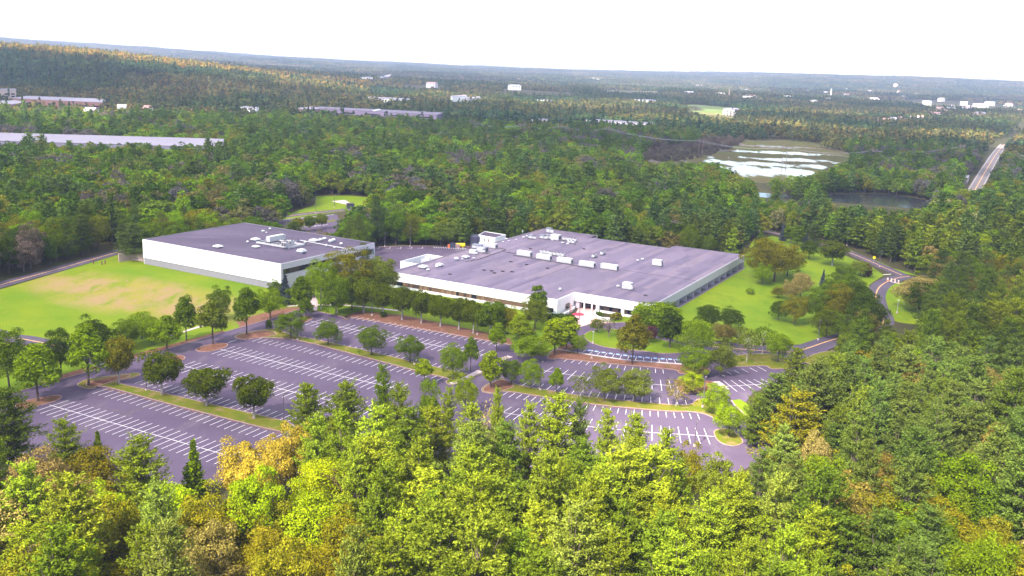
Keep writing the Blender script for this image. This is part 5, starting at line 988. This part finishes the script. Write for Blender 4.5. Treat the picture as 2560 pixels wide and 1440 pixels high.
m_w2 = water_mat('pond_water', 1, .60, .66, .03, (.10, .11, .04)); m_reed = mixmat('reeds', [(.085, .07, .04), ((.075, .085, .03), .02, .4, .6, (1, .4, 1), 3), ((.10, .08, .055), .06, .5, .7, (1, .4, 1), 8)], 1)
struct('marsh_ground', MB().sheet(loop(px((1440, 396), (1500, 385), (1560, 374), (1640, 366), (1700, 352), (1770, 356), (1830, 346), (1910, 352), (1990, 348), (2050, 362), (2090, 368), (2160, 400), (2100, 410), (2070, 422), (2040, 436), (1985, 452), (1880, 456), (1830, 434), (1800, 426), (1760, 410), (1690, 416), (1600, 406)), 4), .0), m_reed, 'brown reed beds round the bright marsh'); clear(loop(px((1560, 384), (1700, 364), (1830, 352), (1990, 352), (2080, 369), (2150, 399), (2090, 412), (2040, 428), (1880, 440), (1800, 418), (1640, 402)), 3), 0)
def pool_mat():
    """shallow marsh: open water in the pools, weed and reed between them"""
    m = bpy.data.materials.new('marsh_water'); m.use_nodes = True; t = m.node_tree; N, L = t.nodes, t.links; b = N['Principled BSDF']; b.inputs['Base Color'].default_value = (.30, .235, .21, 1); b.inputs['Roughness'].default_value = .1; b.inputs['IOR'].default_value = 1.33
    g_ = N.new('ShaderNodeNewGeometry'); best = None
    for (x, y), rx, ry in (((1925, 428), 62, 60), ((1900, 410), 80, 26), ((1965, 400), 62, 24), ((1990, 384), 95, 22), ((1930, 366), 70, 22), ((1575, 400), 34, 22)):
        c = at(x, y); mp = N.new('ShaderNodeMapping'); mp.vector_type = 'TEXTURE'; mp.inputs['Location'].default_value = (c[0], c[1], 0); mp.inputs['Scale'].default_value = (rx, ry, 1); L.new(g_.outputs['Position'], mp.inputs['Vector'])
        ln = N.new('ShaderNodeVectorMath'); ln.operation = 'LENGTH'; L.new(mp.outputs[0], ln.inputs[0])
        if best is None: best = ln.outputs['Value']
        else: mn = N.new('ShaderNodeMath'); mn.operation = 'MINIMUM'; L.new(best, mn.inputs[0]); L.new(ln.outputs['Value'], mn.inputs[1]); best = mn.outputs[0]
    n = N.new('ShaderNodeTexNoise'); n.inputs['Scale'].default_value = .035; n.inputs['Detail'].default_value = 8; n.inputs['Roughness'].default_value = .65; mp = N.new('ShaderNodeMapping'); mp.inputs['Scale'].default_value = (1, .4, 1); L.new(g_.outputs['Position'], mp.inputs['Vector']); L.new(mp.outputs[0], n.inputs['Vector'])
    ma = N.new('ShaderNodeMath'); ma.operation = 'MULTIPLY_ADD'; L.new(n.outputs['Fac'], ma.inputs[0]); ma.inputs[1].default_value = 5.0; L.new(best, ma.inputs[2]); r_ = N.new('ShaderNodeMapRange'); r_.inputs[1].default_value = 3.2; r_.inputs[2].default_value = 3.6; L.new(ma.outputs[0], r_.inputs[0])
    n2 = N.new('ShaderNodeTexNoise'); n2.inputs['Scale'].default_value = .02; n2.inputs['Detail'].default_value = 6; L.new(mp.outputs[0], n2.inputs['Vector']); cr = N.new('ShaderNodeValToRGB'); cr.color_ramp.elements[0].position = .35; cr.color_ramp.elements[0].color = (.085, .095, .03, 1); cr.color_ramp.elements[1].position = .65; cr.color_ramp.elements[1].color = (.10, .082, .045, 1); L.new(n2.outputs['Fac'], cr.inputs[0])
    d = N.new('ShaderNodeBsdfDiffuse'); L.new(cr.outputs[0], d.inputs[0]); mx = N.new('ShaderNodeMixShader'); L.new(r_.outputs[0], mx.inputs[0]); L.new(b.outputs[0], mx.inputs[1]); L.new(d.outputs[0], mx.inputs[2]); L.new(mx.outputs[0], N['Material Output'].inputs[0]); return m
struct('water', MB().sheet(loop(px((1470, 396), (1560, 384), (1640, 378), (1700, 366), (1770, 362), (1830, 353), (1910, 355), (1990, 352), (2050, 366), (2100, 380), (2150, 399), (2100, 408), (2060, 422), (2030, 436), (1985, 450), (1880, 454), (1830, 432), (1800, 424), (1760, 408), (1690, 412), (1600, 405)), 4), .06), pool_mat(), 'pale marsh with bright pools among weed and reeds')
MARSH_BRUSH = px((1330, 402), (1440, 372), (1600, 358), (1720, 348), (1830, 345), (1862, 352), (1830, 372), (1760, 392), (1700, 404), (1600, 404), (1500, 402))
struct('water', MB().sheet(loop(PONDS[1], 4), .06), m_w2, 'dark woodland pond mirroring the trees')

# ------------------------------------------------------------------ woodland
def nz(x, y, s, o=0.0): return noise.noise(Vector((x / s + o, y / s - o, o * 1.3)))
BX = [-400, -100, 0, 60, 110, 215, 290, 400, 540, 620, 700, 730, 780, 870, 930, 1000, 1100, 1200, 1260, 1340, 1390, 1450, 1530, 1600, 1700, 1800, 1860, 1905, 1935]
BY = [1000, 1000, 1045, 1105, 1085, 1075, 1115, 1160, 1165, 1120, 1100, 1040, 1000, 995, 985, 1010, 1000, 1040, 1035, 1060, 1030, 1040, 1065, 1080, 1120, 1155, 1190, 1150, 1090]
MUST = [[(0, 724), (299, 640), (600, 715), (700, 790), (300, 890), (100, 850), (0, 820)], [(1830, 1000), (1862, 1037), (1925, 1110), (1880, 1110), (1800, 1040)], [(1860, 925), (1980, 930), (1880, 985), (1820, 990)], [(2190, 718), (2265, 704), (2285, 760), (2270, 806), (2215, 794)], [(2120, 640), (2262, 690), (2262, 790), (2205, 792), (2175, 780), (2165, 712), (2210, 688)], [(1990, 866), (2090, 846), (2075, 838), (1990, 850)],
        [(2070, 485), (2180, 482), (2260, 488), (2330, 503), (2300, 521), (2180, 514), (2070, 503)], [(1900, 481), (2010, 487), (2000, 499), (1900, 494)], [(1800, 356), (2000, 357), (2130, 396), (2040, 430), (1900, 446), (1800, 412)], [(1600, 392), (1800, 362), (1800, 404), (1620, 402)], [(2440, 474), (2475, 418), (2545, 334), (2520, 338), (2460, 410), (2425, 474)],
        [(935, 618), (1180, 617), (1150, 636), (1000, 655), (935, 650)], [(680, 541), (840, 531), (838, 575), (715, 566)], [(795, 492), (950, 499), (880, 514), (790, 522)], [(0, 700), (300, 622), (300, 640), (0, 726)], [(2100, 618), (2190, 655), (2190, 664), (2100, 630)], [(1200, 519), (1245, 521), (1245, 527), (1200, 526)], [(1925, 575), (1990, 588), (1990, 600), (1925, 588)]]
MUST = [np.array(q, float) for q in MUST]
def project(P, z):
    v = np.c_[P, z] - np.array([0, 0, CAM_H]); dep = v @ _fw; return 1280 + FPX * (v @ RT) / dep, 720 - FPX * (v @ UP) / dep, dep
def visible_ok(P, h, w_):
    tx, ty, dep = project(P, h); hw_ = w_ / 2 * FPX / dep; ok = np.ones(len(P), bool)
    bx, by, _ = project(P, np.zeros(len(P)))
    fore = (tx < 1935) & (P[:, 1] < 300) & (by > 1000); ok &= ~(fore & (ty < np.interp(tx, BX, BY)))
    for fr, sx in ((1.0, 0), (.85, -.5), (.85, .5), (.85, 0), (.7, -.8), (.7, .8), (.7, 0), (.5, 0), (.5, -.9), (.5, .9), (.3, 0), (.3, -.7), (.3, .7)):
        qx, qy, _ = project(P, h * fr); Q = np.c_[qx + sx * hw_, qy]
        for m_ in MUST: ok &= ~inside(m_, Q)
    return ok
def grid(r0, r1, s, half=38):
    n = int(2 * r1 / s) + 2; X, Y = np.meshgrid(np.arange(-r1, r1, s), np.arange(0, r1, s * .92)); X = X + (np.arange(X.shape[0]) % 2)[:, None] * s / 2
    P = np.c_[X.ravel(), Y.ravel()]; P += rng.uniform(-.36 * s, .36 * s, P.shape); r_ = np.hypot(*P.T); az = np.degrees(np.arctan2(P[:, 0], P[:, 1])); return P[(r_ > r0) & (r_ < r1) & (np.abs(az) < half)]
def classify(x, y, bx, by):
    """kind, colour, colour word of a woodland tree at (x, y), by stand"""
    n1, n2, u_ = nz(x, y, 58, 1.7), nz(x, y, 34, 5.1), rng.random()
    r_ = math.hypot(x, y); k = n2 * 1.3 + rng.normal(0, .17)
    if y < 300 and bx < 1960:            # wood below the lots
        pr = .92 if bx > 850 else .26
        if u_ < pr + n1 * .45: return 'pine', [('pinel', 'yellow-green'), ('pinem', 'fresh green'), ('palep', 'pale blue-green'), ('pine', 'deep green')][int(np.searchsorted([.40, .70, .90], np.clip(.45 - .45 * k + rng.normal(0, .2), 0, .999)))]
        return 'broad', (('gold', 'golden') if k > .58 else ('tan', 'tan') if k > .34 else ('lime', 'lime') if k > .08 else ('olive', 'olive') if k > -.62 else ('brown', 'brown'))
    if by > 560 and bx > 1700:           # wood right of the lots
        if u_ < .62 + n1 * .9: return 'pine', (('pinel', 'yellow-green') if k > .5 or (by > 1250 and k > .1) else ('pinem', 'fresh green') if k > .22 else ('pine', 'deep green') if k > -.05 else ('blue', 'blue-green'))
        return 'broad', (('tan', 'tan') if k > .5 else ('olive', 'olive') if k > .0 else ('green', 'mid green') if k > -.35 else ('brown', 'brown'))
    if u_ < .13 + n1 * 1.0: return 'pine', (('pine', 'deep green') if k > -.1 else ('blue', 'blue-green'))
    if 1050 < r_ < 1400 and x > 60 and rng.random() < .45: return 'broad', ('mauve', 'mauve')
    return 'broad', (('mauve', 'mauve') if k < -.62 else ('brown', 'brown') if k < -.42 else ('dark', 'dark green') if k < -.2 else ('green', 'mid green') if k < .12 else ('soft', 'grey-green') if k < .25 else ('olive', 'olive') if k < .5 else ('bright', 'bright green'))
FG = [(12, 966, 22, 150, 'pine', 'pine'), (165, 1052, 20, 120, 'pine', 'pinel'), (243, 1086, 15, 60, 'spruce', 'pinel'), (345, 1092, 19, 140, 'pine', 'pinel'), (482, 1106, 14, 70, 'spruce', 'bright'), (602, 1096, 17, 110, 'broad', 'gold'), (690, 1086, 17, 95, 'broad', 'gold'), (640, 1130, 17, 110, 'broad', 'gold'), (735, 1060, 18, 90, 'broad', 'gold'),
      (772, 958, 22, 105, 'pine', 'pinel'), (862, 953, 22, 125, 'pine', 'pinel'), (962, 911, 23, 62, 'pine', 'bright'), (1000, 958, 22, 80, 'pine', 'pinel'), (1075, 950, 20, 56, 'broad', 'bright'), (1118, 968, 20, 60, 'pine', 'pinel'), (1165, 938, 12, 56, 'broad', 'lime'), (1180, 1005, 21, 95, 'pine', 'pinel'), (1247, 968, 22, 46, 'pine', 'pinel'), (1225, 1000, 17, 84, 'bare', 'tan'),
      (1320, 1012, 22, 85, 'pine', 'pinel'), (1392, 984, 25, 125, 'pine', 'pinel'), (1452, 1000, 23, 66, 'pine', 'blue'), (1525, 1026, 21, 80, 'pine', 'pinel'), (1590, 1033, 22, 86, 'pine', 'pinel'), (1672, 1070, 21, 84, 'pine', 'pinel'), (1728, 1110, 17, 70, 'broad', 'olive'), (1798, 1132, 18, 96, 'broad', 'soft'), (1905, 1128, 19, 92, 'pine', 'blue'), (1850, 1180, 18, 80, 'pine', 'pinel'),
      (1945, 932, 22, 120, 'pine', 'blue'), (1990, 984, 24, 165, 'pine', 'olive'), (2045, 1078, 19, 80, 'broad', 'tan'), (2095, 880, 20, 110, 'pine', 'blue'), (2030, 915, 21, 120, 'pine', 'blue'), (1895, 985, 16, 70, 'pine', 'pine'),
      (2310, 690, 16, 110, 'broad', 'tan'), (2335, 712, 14, 110, 'broad', 'dark'), (2480, 590, 18, 90, 'broad', 'lime')]
FGW = dict(pine='deep green', pinel='yellow-green', bright='bright green', gold='golden', lime='lime', blue='blue-green', tan='tan', olive='olive', soft='grey-green', dark='dark green', green='mid green')
fl = ['below the nearest bays', 'along the lot', 'below the right lot', 'beside the small lot', 'by the road bend']
def colw(x): return 'x' if False else ['at the far left', 'at the left', 'left of centre', 'just left of centre', 'just right of centre', 'right of centre', 'at the right', 'at the far right'][int(np.clip(x // 320, 0, 7))]
cnt = {}
for x, y, h_, wp, kind, col in FG:
    p = at(x, y, h_); dep = proj((*p, h_))[2]; zone = fl[0] if x < 760 else fl[1] if x < 1600 else fl[2] if y > 1000 else fl[3] if y > 800 else fl[4]
    kw = dict(pine='pine', broad='broad-leaved tree', spruce='conical tree', bare='half-bare tree')[kind]; lab = '%s %s in the front rank %s, %s' % (FGW[col], kw, zone, colw(x))
    cnt[lab] = cnt.get(lab, 0) + 1
    tree(kind, p, h_, wp * dep / FPX * (1.25 if kind == 'pine' else 1.1), np.array(GB[col]) * rng.uniform(.95, 1.05), lab, 'front rank of the woods')
P = np.concatenate([(lambda q: q[q[:, 1] <= 425])(grid(100, 600, 8.7, 36)), (lambda q: q[q[:, 1] > 425])(grid(400, 1480, 8.5, 36))])
bx, by, dep = project(P, np.zeros(len(P))); tx, ty, _ = project(P, np.full(len(P), 20.0)); P = P[(ty < 1500) & (tx > -330) & (tx < 2900)]
P = P[~in_clear(P, 1.5)]
T = np.array(TREES)
d2 = np.full(len(P), 1e9)
for a in T: d2 = np.minimum(d2, np.hypot(P[:, 0] - a[0], P[:, 1] - a[1]) - a[2] * .8)
P = P[d2 > 2.2]
bx, by, dep = project(P, np.zeros(len(P)))
K, Cc, Ww, Hh, Wd = [], [], [], [], []
for i in range(len(P)):
    k, (c, wname) = classify(P[i, 0], P[i, 1], bx[i], by[i]); s = 1 + .2 * rng.normal(); big = P[i, 1] > 420
    if k == 'pine': h_ = np.clip((19.5 if big else 22) * s, 12, 28); wd_ = np.clip((12.0 if big else 12.6) * (1 + .18 * rng.normal()), 8, 18) * (h_ / 22) ** .5
    else: h_ = np.clip((15.5 if big else 14.5) * s, 8, 21); wd_ = np.clip((13.5 if big else 13.0) * (1 + .2 * rng.normal()), 7, 18)
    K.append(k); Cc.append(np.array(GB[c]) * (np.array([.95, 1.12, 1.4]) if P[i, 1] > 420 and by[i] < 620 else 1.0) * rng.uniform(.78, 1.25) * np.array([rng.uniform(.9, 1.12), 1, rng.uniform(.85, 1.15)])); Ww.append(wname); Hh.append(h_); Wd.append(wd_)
K = np.array(K); Cc = np.array(Cc); Hh = np.array(Hh); Wd = np.array(Wd); Ww = np.array(Ww)
ok = visible_ok(P, Hh, Wd); P, K, Cc, Hh, Wd, Ww, bx, by = P[ok], K[ok], Cc[ok], Hh[ok], Wd[ok], Ww[ok], bx[ok], by[ok]
r_ = np.hypot(*P.T); tx, ty, _ = project(P, Hh); onscreen = (tx > -60) & (tx < 2620) & (ty < 1470)
single = np.zeros(len(P), bool)
used = {'pine': sum(1 for o in bpy.data.objects if o.name.startswith('pine_tree')), 'broad': sum(1 for o in bpy.data.objects if o.name.startswith('broadleaf_tree'))}
for k in ('pine', 'broad'):
    idx = np.where((K == k) & onscreen)[0]; idx = idx[np.argsort(r_[idx])][:300 - used[k]]; single[idx] = True
def zone_of(x, y, bx_, by_, tx_, ty_):
    row = 'bottom edge' if ty_ > 1300 else 'lower part' if ty_ > 1150 else 'upper part' if ty_ > 1000 else 'top part'
    if y < 300 and bx_ < 1960: return 'foreground wood', '%s, %s' % (colw(tx_), row)
    if bx_ > 1850: return 'right-hand wood', '%s, %s' % ('left side' if tx_ < 2120 else 'middle' if tx_ < 2340 else 'right side', 'bottom edge' if ty_ > 1300 else 'lower part' if ty_ > 1130 else 'middle part' if ty_ > 950 else 'upper part' if ty_ > 780 else 'top part')
    return ('wood behind the buildings' if bx_ > 500 else 'wood beyond the left road'), colw(tx_)
for i in np.where(single)[0]:
    size = 'tall' if Hh[i] > (22 if K[i] == 'pine' else 16) else 'low' if Hh[i] < (18 if K[i] == 'pine' else 12.5) else 'mid-sized'; zn, zp = zone_of(*P[i], bx[i], by[i], tx[i], ty[i])
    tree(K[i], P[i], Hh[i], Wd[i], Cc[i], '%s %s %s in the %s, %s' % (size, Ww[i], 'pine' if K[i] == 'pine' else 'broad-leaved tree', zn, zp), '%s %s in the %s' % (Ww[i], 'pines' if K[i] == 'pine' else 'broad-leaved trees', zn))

def add_trunk(me, h, r0, m):
    """give a leaf mesh a square tapering stem"""
    import bmesh
    bm = bmesh.new(); bm.from_mesh(me); vs_ = [bm.verts.new((sx * q, sy * q, z)) for z, q in ((0, r0), (h, r0 * .3)) for sx, sy in ((-1, -1), (1, -1), (1, 1), (-1, 1))]
    for k in range(4): f = bm.faces.new((vs_[k], vs_[(k + 1) % 4], vs_[4 + (k + 1) % 4], vs_[4 + k])); f.material_index = 1
    bm.to_mesh(me); bm.free(); me.materials.append(m); return me
def stuff_forest(name, label, protos, P, Z, rot, scl, idx, tint, cat=None):
    """one woodland mass: copies of a few tree meshes standing on given points"""
    me = bpy.data.meshes.new(name); me.from_pydata(np.c_[P, Z].tolist(), [], [])
    for an, ty_, dt in (('rotz', 'FLOAT', rot), ('pidx', 'INT', idx)): a = me.attributes.new(an, ty_, 'POINT'); a.data.foreach_set('value', np.asarray(dt, np.int32 if ty_ == 'INT' else np.float32))
    a = me.attributes.new('scl', 'FLOAT_VECTOR', 'POINT'); a.data.foreach_set('vector', np.asarray(scl, np.float32).ravel()); a = me.attributes.new('tint', 'FLOAT_COLOR', 'POINT'); a.data.foreach_set('color', np.c_[tint, np.ones(len(P))].astype(np.float32).ravel())
    o = link(name, me); ng = bpy.data.node_groups.new(name, 'GeometryNodeTree'); ng.interface.new_socket('Geometry', in_out='INPUT', socket_type='NodeSocketGeometry'); ng.interface.new_socket('Geometry', in_out='OUTPUT', socket_type='NodeSocketGeometry'); N, L = ng.nodes, ng.links
    gi, go = N.new('NodeGroupInput'), N.new('NodeGroupOutput'); ip = N.new('GeometryNodeInstanceOnPoints'); jn = N.new('GeometryNodeJoinGeometry')
    for k, pm in enumerate(protos):
        po = bpy.data.objects.new(name + '_tree', pm); oi = N.new('GeometryNodeObjectInfo'); oi.inputs['Object'].default_value = po; oi.transform_space = 'ORIGINAL'; oi.inputs['As Instance'].default_value = False; gt = N.new('GeometryNodeGeometryToInstance'); L.new(oi.outputs['Geometry'], gt.inputs[0]); L.new(gt.outputs[0], jn.inputs[0])
    def named(n_, t_): q = N.new('GeometryNodeInputNamedAttribute'); q.data_type = t_; q.inputs[0].default_value = n_; return q.outputs[0]
    L.new(gi.outputs[0], ip.inputs['Points']); L.new(jn.outputs[0], ip.inputs['Instance']); ip.inputs['Pick Instance'].default_value = True; L.new(named('pidx', 'INT'), ip.inputs['Instance Index'])
    cx = N.new('ShaderNodeCombineXYZ'); L.new(named('rotz', 'FLOAT'), cx.inputs[2]); er = N.new('FunctionNodeEulerToRotation'); L.new(cx.outputs[0], er.inputs[0]); L.new(er.outputs[0], ip.inputs['Rotation']); L.new(named('scl', 'FLOAT_VECTOR'), ip.inputs['Scale']); L.new(ip.outputs[0], go.inputs[0])
    md = o.modifiers.new('trees', 'NODES'); md.node_group = ng; return tag(o, label, cat, None, 'stuff')
LP = []; LB = []
for i in range(4):
    r = rg(700 + i); q, Nn, S, A, Tp = pine_pts(r, 20, 9, .66, .25); LP.append(add_trunk(leaf_mesh('mid_pine', q, Nn, S, m_leafi, 1.2, A, r=r), 15, .35, m_bark))
for i in range(5):
    r = rg(750 + i); q, Nn, S, C, cl = broad_pts(r, 15, 10, .06, 30, 52, .50, rough=.3); LB.append(add_trunk(leaf_mesh('mid_broadleaf', q, Nn, S, m_leafi, 1.0, r=r), 9, .35, m_bark))
for k, LL, nm, lb, h0, w0 in (('pine', LP, 'pine_wood', 'mass of dark pines standing behind the buildings and beyond the lots', 20, 9), ('broad', LB, 'broadleaf_wood', 'mass of mixed broad-leaved woodland behind the buildings', 15, 10)):
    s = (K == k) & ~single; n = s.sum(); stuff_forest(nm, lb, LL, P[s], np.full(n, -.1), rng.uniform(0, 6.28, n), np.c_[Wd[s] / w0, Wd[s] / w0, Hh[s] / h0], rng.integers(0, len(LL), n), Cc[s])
Q = np.array([(rng.uniform(min(q[0] for q in MARSH_BRUSH), max(q[0] for q in MARSH_BRUSH)), rng.uniform(min(q[1] for q in MARSH_BRUSH), max(q[1] for q in MARSH_BRUSH))) for _ in range(9000)]); Q = Q[inside(MARSH_BRUSH, Q)][:1500]; n = len(Q); hb = rng.choice([2.2, 3.5, 6, 10], n, p=[.4, .35, .17, .08]) * rng.uniform(.8, 1.2, n); wb = hb ** .6 * 2.0
stuff_forest('marsh_thicket', 'grey-brown scrub and half-dead trees spreading over the left of the marsh', LB, Q, np.full(n, -.2), rng.uniform(0, 6.28, n), np.c_[wb / 10, wb / 10, hb / 15], rng.integers(0, len(LB), n), np.array([[.13, .10, .078]]) * rng.uniform(.7, 1.3, (n, 1)) * np.c_[np.ones(n), rng.uniform(.9, 1.2, n), np.ones(n)])
# far woods: patches of small trees, larger farther out
def patch(seed, size, sp, h, w_, lpt, leaf):
    r = rg(seed); n = int(size / sp); X, Y = np.meshgrid((np.arange(n) + .5) * sp - size / 2, (np.arange(n) + .5) * sp - size / 2); B = np.c_[X.ravel(), Y.ravel()] + r.uniform(-.4 * sp, .4 * sp, (n * n, 2)); m_ = len(B)
    hh = h * r.uniform(.65, 1.3, m_); ww = w_ * r.uniform(.7, 1.25, m_); conif = r.random(m_) < .3; hh[conif] *= 1.25; ww[conif] *= .7
    t = np.repeat(np.arange(m_), lpt); N_ = len(t); d = nrm(r.normal(size=(N_, 3)) + np.array([0, 0, .5])); tp = np.where(conif[t], 1 - .55 * (d[:, 2] + 1) / 2, 1.0)
    q = np.c_[B[t] + d[:, :2] * (ww[t] / 2 * tp)[:, None] * r.uniform(.75, 1.1, N_)[:, None], hh[t] * (.55 + .42 * d[:, 2])]; Nn = nrm(d + r.normal(0, .35, (N_, 3)))
    base = np.where(conif[:, None], np.array([.62, .85, 1.0]), np.array([1, 1, 1])) * r.uniform(.6, 1.35, (m_, 1)) * np.stack([r.uniform(.85, 1.25, m_), np.ones(m_), r.uniform(.8, 1.2, m_)], 1)
    return leaf_mesh('far_trees', q, Nn, leaf * r.uniform(.8, 1.2, N_), m_leafp, 1.0, vt=base[t], r=r)
FP1 = [patch(800 + i, 60, 8.5, 15, 9.5, 26, 2.3) for i in range(4)]; FP2 = [patch(820 + i, 200, 14, 15, 15, 16, 5.0) for i in range(3)]
for nm, lb, protos, r0, r1, s, zs in (('distant_wood', 'far-off wooded plain and ridge fading into haze', FP1, 1470, 4300, 58, .0), ('horizon_wood', 'hazy tree cover on the farthest hills', FP2, 4250, 13000, 190, 0)):
    Q = grid(r0, r1, s, 34); Q = Q[~in_clear(Q, s * .10, 24.0)]; n = len(Q); az = np.degrees(np.arctan2(Q[:, 0], Q[:, 1])); rr = np.hypot(*Q.T); tint = np.zeros((n, 3))
    for i in range(n):
        v1 = nz(Q[i, 0], Q[i, 1], 260, 3.3) + .5 * nz(Q[i, 0], Q[i, 1], 90, 9.1); ridge = az[i] < -9 and 2300 < rr[i] < 3300
        c = np.array([.06, .085, .02]) if v1 < -.12 else np.array([.095, .098, .022]) if v1 < .2 else np.array([.15, .13, .035])
        if ridge and rr[i] > 2720: c = np.array([.27, .185, .035]) if v1 > -.3 else np.array([.15, .15, .03])  # gold tints put the sunlight on the ridge top into the leaf colour
        if v1 < -.35: c = np.array([.05, .085, .03])
        tint[i] = c * rng.uniform(.85, 1.15)
    stuff_forest(nm, lb, protos, Q, hgt(Q[:, 0], Q[:, 1]) - .5, rng.integers(0, 4, n) * (math.pi / 2), np.c_[np.ones(n), np.ones(n), rng.uniform(.85, 1.2, n)], rng.integers(0, len(protos), n), tint)

# ------------------------------------------------------------------ broken cloud high overhead
m_cloud = bpy.data.materials.new('cloud_white'); m_cloud.use_nodes = True; N, L = m_cloud.node_tree.nodes, m_cloud.node_tree.links
for q in list(N):
    if q.type != 'OUTPUT_MATERIAL': N.remove(q)
tb = N.new('ShaderNodeBsdfTransparent'); db = N.new('ShaderNodeBsdfTranslucent'); db.inputs[0].default_value = (.95, .95, .95, 1); mx = N.new('ShaderNodeMixShader'); mx.inputs[0].default_value = .44
L.new(tb.outputs[0], mx.inputs[1]); L.new(db.outputs[0], mx.inputs[2]); L.new(mx.outputs[0], [q for q in N if q.type == 'OUTPUT_MATERIAL'][0].inputs[0])
def cloud(sx, sy, rx, ry, label, seed, rz=0.0, alt=1000.0, th=160.0):
    c = (sx + SUND[0] / SUND[2] * alt, sy + SUND[1] / SUND[2] * alt, alt); b = MB(); n, rings = 40, 9; vs_, fs = [], []
    for i in range(-3, rings + 1):
        t = (math.pi / 2 * i / rings) if i >= 0 else 0; zz = math.sin(t) * th if i >= 0 else i * 12.0; k_ = math.cos(t) if i >= 0 else 1 + i * .12
        for j in range(n):
            a = 6.2832 * j / n; d_ = 1 + .22 * noise.noise(Vector((math.cos(a) * 2.2 + seed, math.sin(a) * 2.2, i * .35))) + .12 * noise.noise(Vector((math.cos(a) * 6, math.sin(a) * 6 + seed, i * .8)))
            x, y = math.cos(a) * rx * k_ * d_, math.sin(a) * ry * k_ * d_; vs_.append((x * math.cos(rz) - y * math.sin(rz), x * math.sin(rz) + y * math.cos(rz), zz * (1 + .5 * noise.noise(Vector((x / 300 + seed, y / 300, 0)))) if i >= 0 else zz))
    m_ = rings + 4
    for i in range(m_ - 1):
        for j in range(n): fs.append((i * n + j, i * n + (j + 1) % n, (i + 1) * n + (j + 1) % n, (i + 1) * n + j))
    fs.append(tuple(range(n - 1, -1, -1))); fs.append(tuple(range((m_ - 1) * n, m_ * n))); b.add(vs_, fs); o = b.build('cloud', m_cloud); o.location = c; return tag(o, label, None, 'broken clouds overhead', 'structure')
CLOUDS = [(-30, 830, 640, 590, 'large flat cumulus cloud shading the buildings'), (-1500, 1900, 800, 650, 'cumulus cloud shading the left ridge foot'), (330, 1420, 520, 330, 'cumulus cloud over the marsh'), (-480, 1900, 620, 520, 'cumulus cloud over the long factory'), (1250, 1250, 420, 330, 'cumulus cloud over the straight road'), (700, 2150, 560, 260, 'long cumulus cloud beyond the marsh'), (400, 3400, 1500, 700, 'long cumulus bank over the plain'), (-900, 5200, 1200, 700, 'far cumulus cloud left of centre'), (2600, 5200, 1300, 800, 'far cumulus cloud right of centre'), (1500, 350, 500, 420, 'small cumulus cloud off to the right')]
for i, q in enumerate(CLOUDS): cloud(*q[:4], q[4], 3.1 * i)

# ------------------------------------------------------------------ haze
hz = MB().b2(-14500, 14500, -1500 - 13000, 14500, -25, 185).build('haze', None or bpy.data.materials.new('haze_air')); tag(hz, 'pale blue haze over the whole landscape', None, None, 'stuff')
hm = hz.data.materials[0]; hm.use_nodes = True; N, L = hm.node_tree.nodes, hm.node_tree.links
for q in list(N):
    if q.type != 'OUTPUT_MATERIAL': N.remove(q)
pv = N.new('ShaderNodeVolumePrincipled'); pv.inputs['Color'].default_value = (.52, .62, 1.0, 1); pv.inputs['Density'].default_value = .00006; pv.inputs['Anisotropy'].default_value = .0
L.new(pv.outputs[0], [q for q in N if q.type == 'OUTPUT_MATERIAL'][0].inputs['Volume'])
